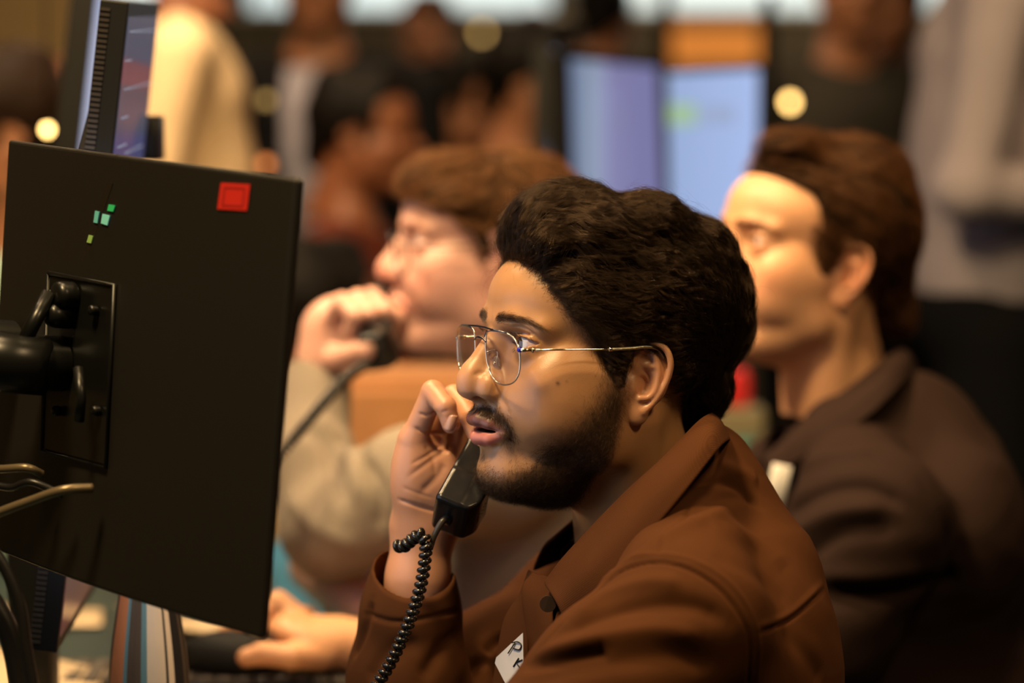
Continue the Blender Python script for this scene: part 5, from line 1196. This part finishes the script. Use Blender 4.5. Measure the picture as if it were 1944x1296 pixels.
stand(28, 3.6, 30, 'person in pale teal shirt at the left edge with orange lit face', c('pale teal shirt', .42, .60, .53), BLK, HBR, SKA, drop=.33)
stand(575, 3.80, 215, 'person in beige top behind the fist of the grey pullover caller', c('beige top', .42, .30, .18), BLK, HBK, SKB, drop=.62)
stand(1010, 9.1, 90, 'far standing person in brown jacket, smallest near the windows', c('brown jacket', .12, .07, .04), BLK, HBR, SKA)
# ------------------------------------------------------------------ mid-distance screens
def screen(name, TLp, TRp, BRp, BLp, m, label, bez=.012, th=.03):
    g = empty('computer_monitor', (TLp[0], TLp[1], .75), label, 'monitor'); n = np.cross(TRp - TLp, BLp - TLp); n /= np.linalg.norm(n); n = n if n @ FW < 0 else -n
    u = (TRp - TLp) / np.linalg.norm(TRp - TLp); v = (BLp - TLp) / np.linalg.norm(BLp - TLp)
    fr = [TLp - u * bez - v * bez, TRp + u * bez - v * bez, BRp + u * bez + v * bez, BLp - u * bez + v * bez]
    flat([p - n * .001 for p in fr], VENT, 'shell', g, th, n); s = flat([TLp, TRp, BRp, BLp], m, 'screen', g, .0008, n); cb = (BLp + BRp) / 2
    V, F = box((cb[0], cb[1] + .06, .84 + .5 * (cb[2] - .75)), np.array([.02, .015, max(.085, (cb[2] - .75) / 2 + .08)]), None, .003); mesh('stand', V, F, VENT, g)
    V, F = box((cb[0], cb[1] + .02, .757), np.array([.065, .08, .005]), None, .003); mesh('stand_base', V, F, VENT, g); return g, s, n
LAV = bpy.data.materials.new('lavender lit screen'); LAV.use_nodes = True; b_ = LAV.node_tree.nodes['Principled BSDF']
def xramp(m, stops, e, axis='X'):
    nt = m.node_tree; N = nt.nodes.new; b = nt.nodes['Principled BSDF']; tc = N('ShaderNodeTexCoord'); sp = N('ShaderNodeSeparateXYZ'); r = N('ShaderNodeValToRGB'); el = r.color_ramp.elements
    el[0].position, el[0].color = stops[0][0], (*stops[0][1], 1); el[1].position, el[1].color = stops[1][0], (*stops[1][1], 1)
    for p, c_ in stops[2:]: q = el.new(p); q.color = (*c_, 1)
    nt.links.new(tc.outputs['Generated'], sp.inputs[0]); nt.links.new(sp.outputs[axis], r.inputs[0]); nt.links.new(r.outputs[0], b.inputs['Emission Color']); b.inputs['Emission Strength'].default_value = e; b.inputs['Base Color'].default_value = (.01, .01, .01, 1); b.inputs['Roughness'].default_value = .2
xramp(LAV, [(0, (.13, .18, .30)), (.10, (.16, .21, .32)), (.22, (.24, .30, .40)), (.36, (.25, .27, .44)), (.40, (.19, .18, .34)), (1, (.17, .17, .36))], 1.0)
screen('a', at(1083, 112, 3.75), at(1247, 128, 3.95), at(1262, 560, 3.95), at(1096, 560, 3.75), LAV, 'lavender lit monitor, left of the pale blue one')
BLU = bpy.data.materials.new('pale blue lit screen two'); BLU.use_nodes = True; xramp(BLU, [(0, (.28, .38, .62)), (1, (.36, .47, .78))], 1.0)
g, s, n = screen('b', at(1268, 140, 3.9), at(1440, 132, 3.9), at(1432, 620, 3.9), at(1276, 620, 3.9), BLU, 'pale blue lit monitor with green patch, right of the lavender one')
put(flat([at(1268, 196, 3.895), at(1322, 196, 3.895), at(1322, 238, 3.895), at(1268, 238, 3.895)], mat('green screen patch', (0, 0, 0), .5, emit=(.30, .47, .30), estr=1.0), 'green_patch', g, .0005, n), s).matrix_parent_inverse = Matrix.Identity(4)
put(flat([at(1326, 200, 3.895), at(1396, 200, 3.895), at(1396, 236, 3.895), at(1326, 236, 3.895)], mat('grey screen patch', (0, 0, 0), .5, emit=(.28, .36, .56), estr=1.0), 'grey_patch', g, .0005, n), s).matrix_parent_inverse = Matrix.Identity(4)
g, s, n = screen('c', at(1050, 95, 4.0), at(1072, 105, 4.15), at(1080, 560, 4.15), at(1040, 560, 4.0), mat('blue lit screen sliver', (.01, .01, .01), .2, emit=(.20, .26, .46), estr=.9), 'slim blue lit monitor sliver left of the lavender monitor')
o = bxo('pole', at(1457, 240, 4.6) + np.array([0, 0, -.2]), (.012, .012, .45), BLK); tag(o, 'black upright pole right of the pale blue monitor', 'pole')
o = bxo('pole', at(1262, 80, 6.5) + np.array([0, 0, -.6]), (.018, .018, .85), BLK); tag(o, 'black upright pole crossing the orange board', 'pole')
D2 = bxo('desk', (.31, 3.85, .73), (.29, .38, .02), DK); tag(D2, 'second dark desk row behind the seated callers', 'desk')
def item(name, px, py, d, h, col, label, cat, bev=.006): tag(bxo(name, at(px, py, d), h, mat(name + ' colour', col, .5), bev), label, cat)
def item(name, px, d, z, h, col, label, cat, bev=.006):
    p = at(px, 700, d); tag(bxo(name, (p[0], p[1], z), h, mat(name + ' colour', col, .5), bev), label, cat)
item('storage_box', 1375, 3.78, .795, (.055, .045, .045), (.03, .20, .19), 'teal box lowest of the three stacked between the two seated men', 'box')
item('storage_box', 1388, 3.78, .865, (.050, .040, .025), (.20, .17, .10), 'olive beige box under the small red box', 'box')
item('storage_box', 1394, 3.78, .918, (.022, .030, .028), (.55, .02, .02), 'small red box on top of two boxes between the seated men', 'box')
p = at(745, 700, 3.45); cb_ = empty('cabinet', (p[0], p[1], 0), 'orange brown wooden cabinet seen between the fist and chin of the grey pullover caller', 'cabinet'); WD = mat('orange brown wood', (.42, .19, .075), .5, var=.25, vscale=14)
V_, F_ = box((p[0], p[1], .53), np.array([.11, .07, .45]), None, .004); mesh('body', V_, F_, WD, cb_, False); V_, F_ = box((p[0], p[1] - .076, .53), np.array([.10, .006, .43]), None, .003); dr_ = mesh('door', V_, F_, WD, cb_, False)
V_, F_ = tube([np.array([p[0] - .08, p[1] - .095, .75]), np.array([p[0] - .08, p[1] - .095, .62])], .005, 8); put(mesh('handle', V_, F_, DMET), dr_); V_, F_ = box((p[0], p[1], .04), np.array([.10, .06, .04]), None, .004); mesh('plinth', V_, F_, BLK, cb_, False)
# ------------------------------------------------------------------ small warm lamps far back (seen as soft discs)
LPM = mat('glowing warm bulb', (0, 0, 0), .5, emit=(1.0, .60, .18), estr=26)
def lamp(px, py, d, r, k, label, col=(1.0, .60, .18)):
    g = empty('pendant_lamp', at(px, py, d), label, 'lamp'); V, F = nets(lambda P: ell(P, (0, 0, 0), (r, r, r * 1.1)), (-r - 3,) * 3, (r + 3,) * 3, 4, 1)
    mesh('bulb', at(px, py, d) + V * .001, F, mat('warm bulb glow', (0, 0, 0), .5, emit=col, estr=k), g)
    p = at(px, py, d); V, F = tube([p + np.array([0, 0, r * .001]), np.array([p[0], p[1], 3.2])], .0015, 6); mesh('cord', V, F, BLK, g)
lamp(90, 246, 3.25, 6, 13, 'small yellow glowing lamp left of the slim portrait monitor'); lamp(1500, 194, 4.8, 10, 9, 'small warm glowing lamp above the swept back hair')
lamp(505, 190, 4.5, 9, 1.3, 'dim brown glowing lamp between cream shirt and black suit'); lamp(505, 312, 4.4, 9, 2.2, 'dim orange lamp just above the big black monitor edge', (1, .3, .08)); lamp(915, 62, 8.5, 12, 3.5, 'dim lamp at the top right of the khaki coat')
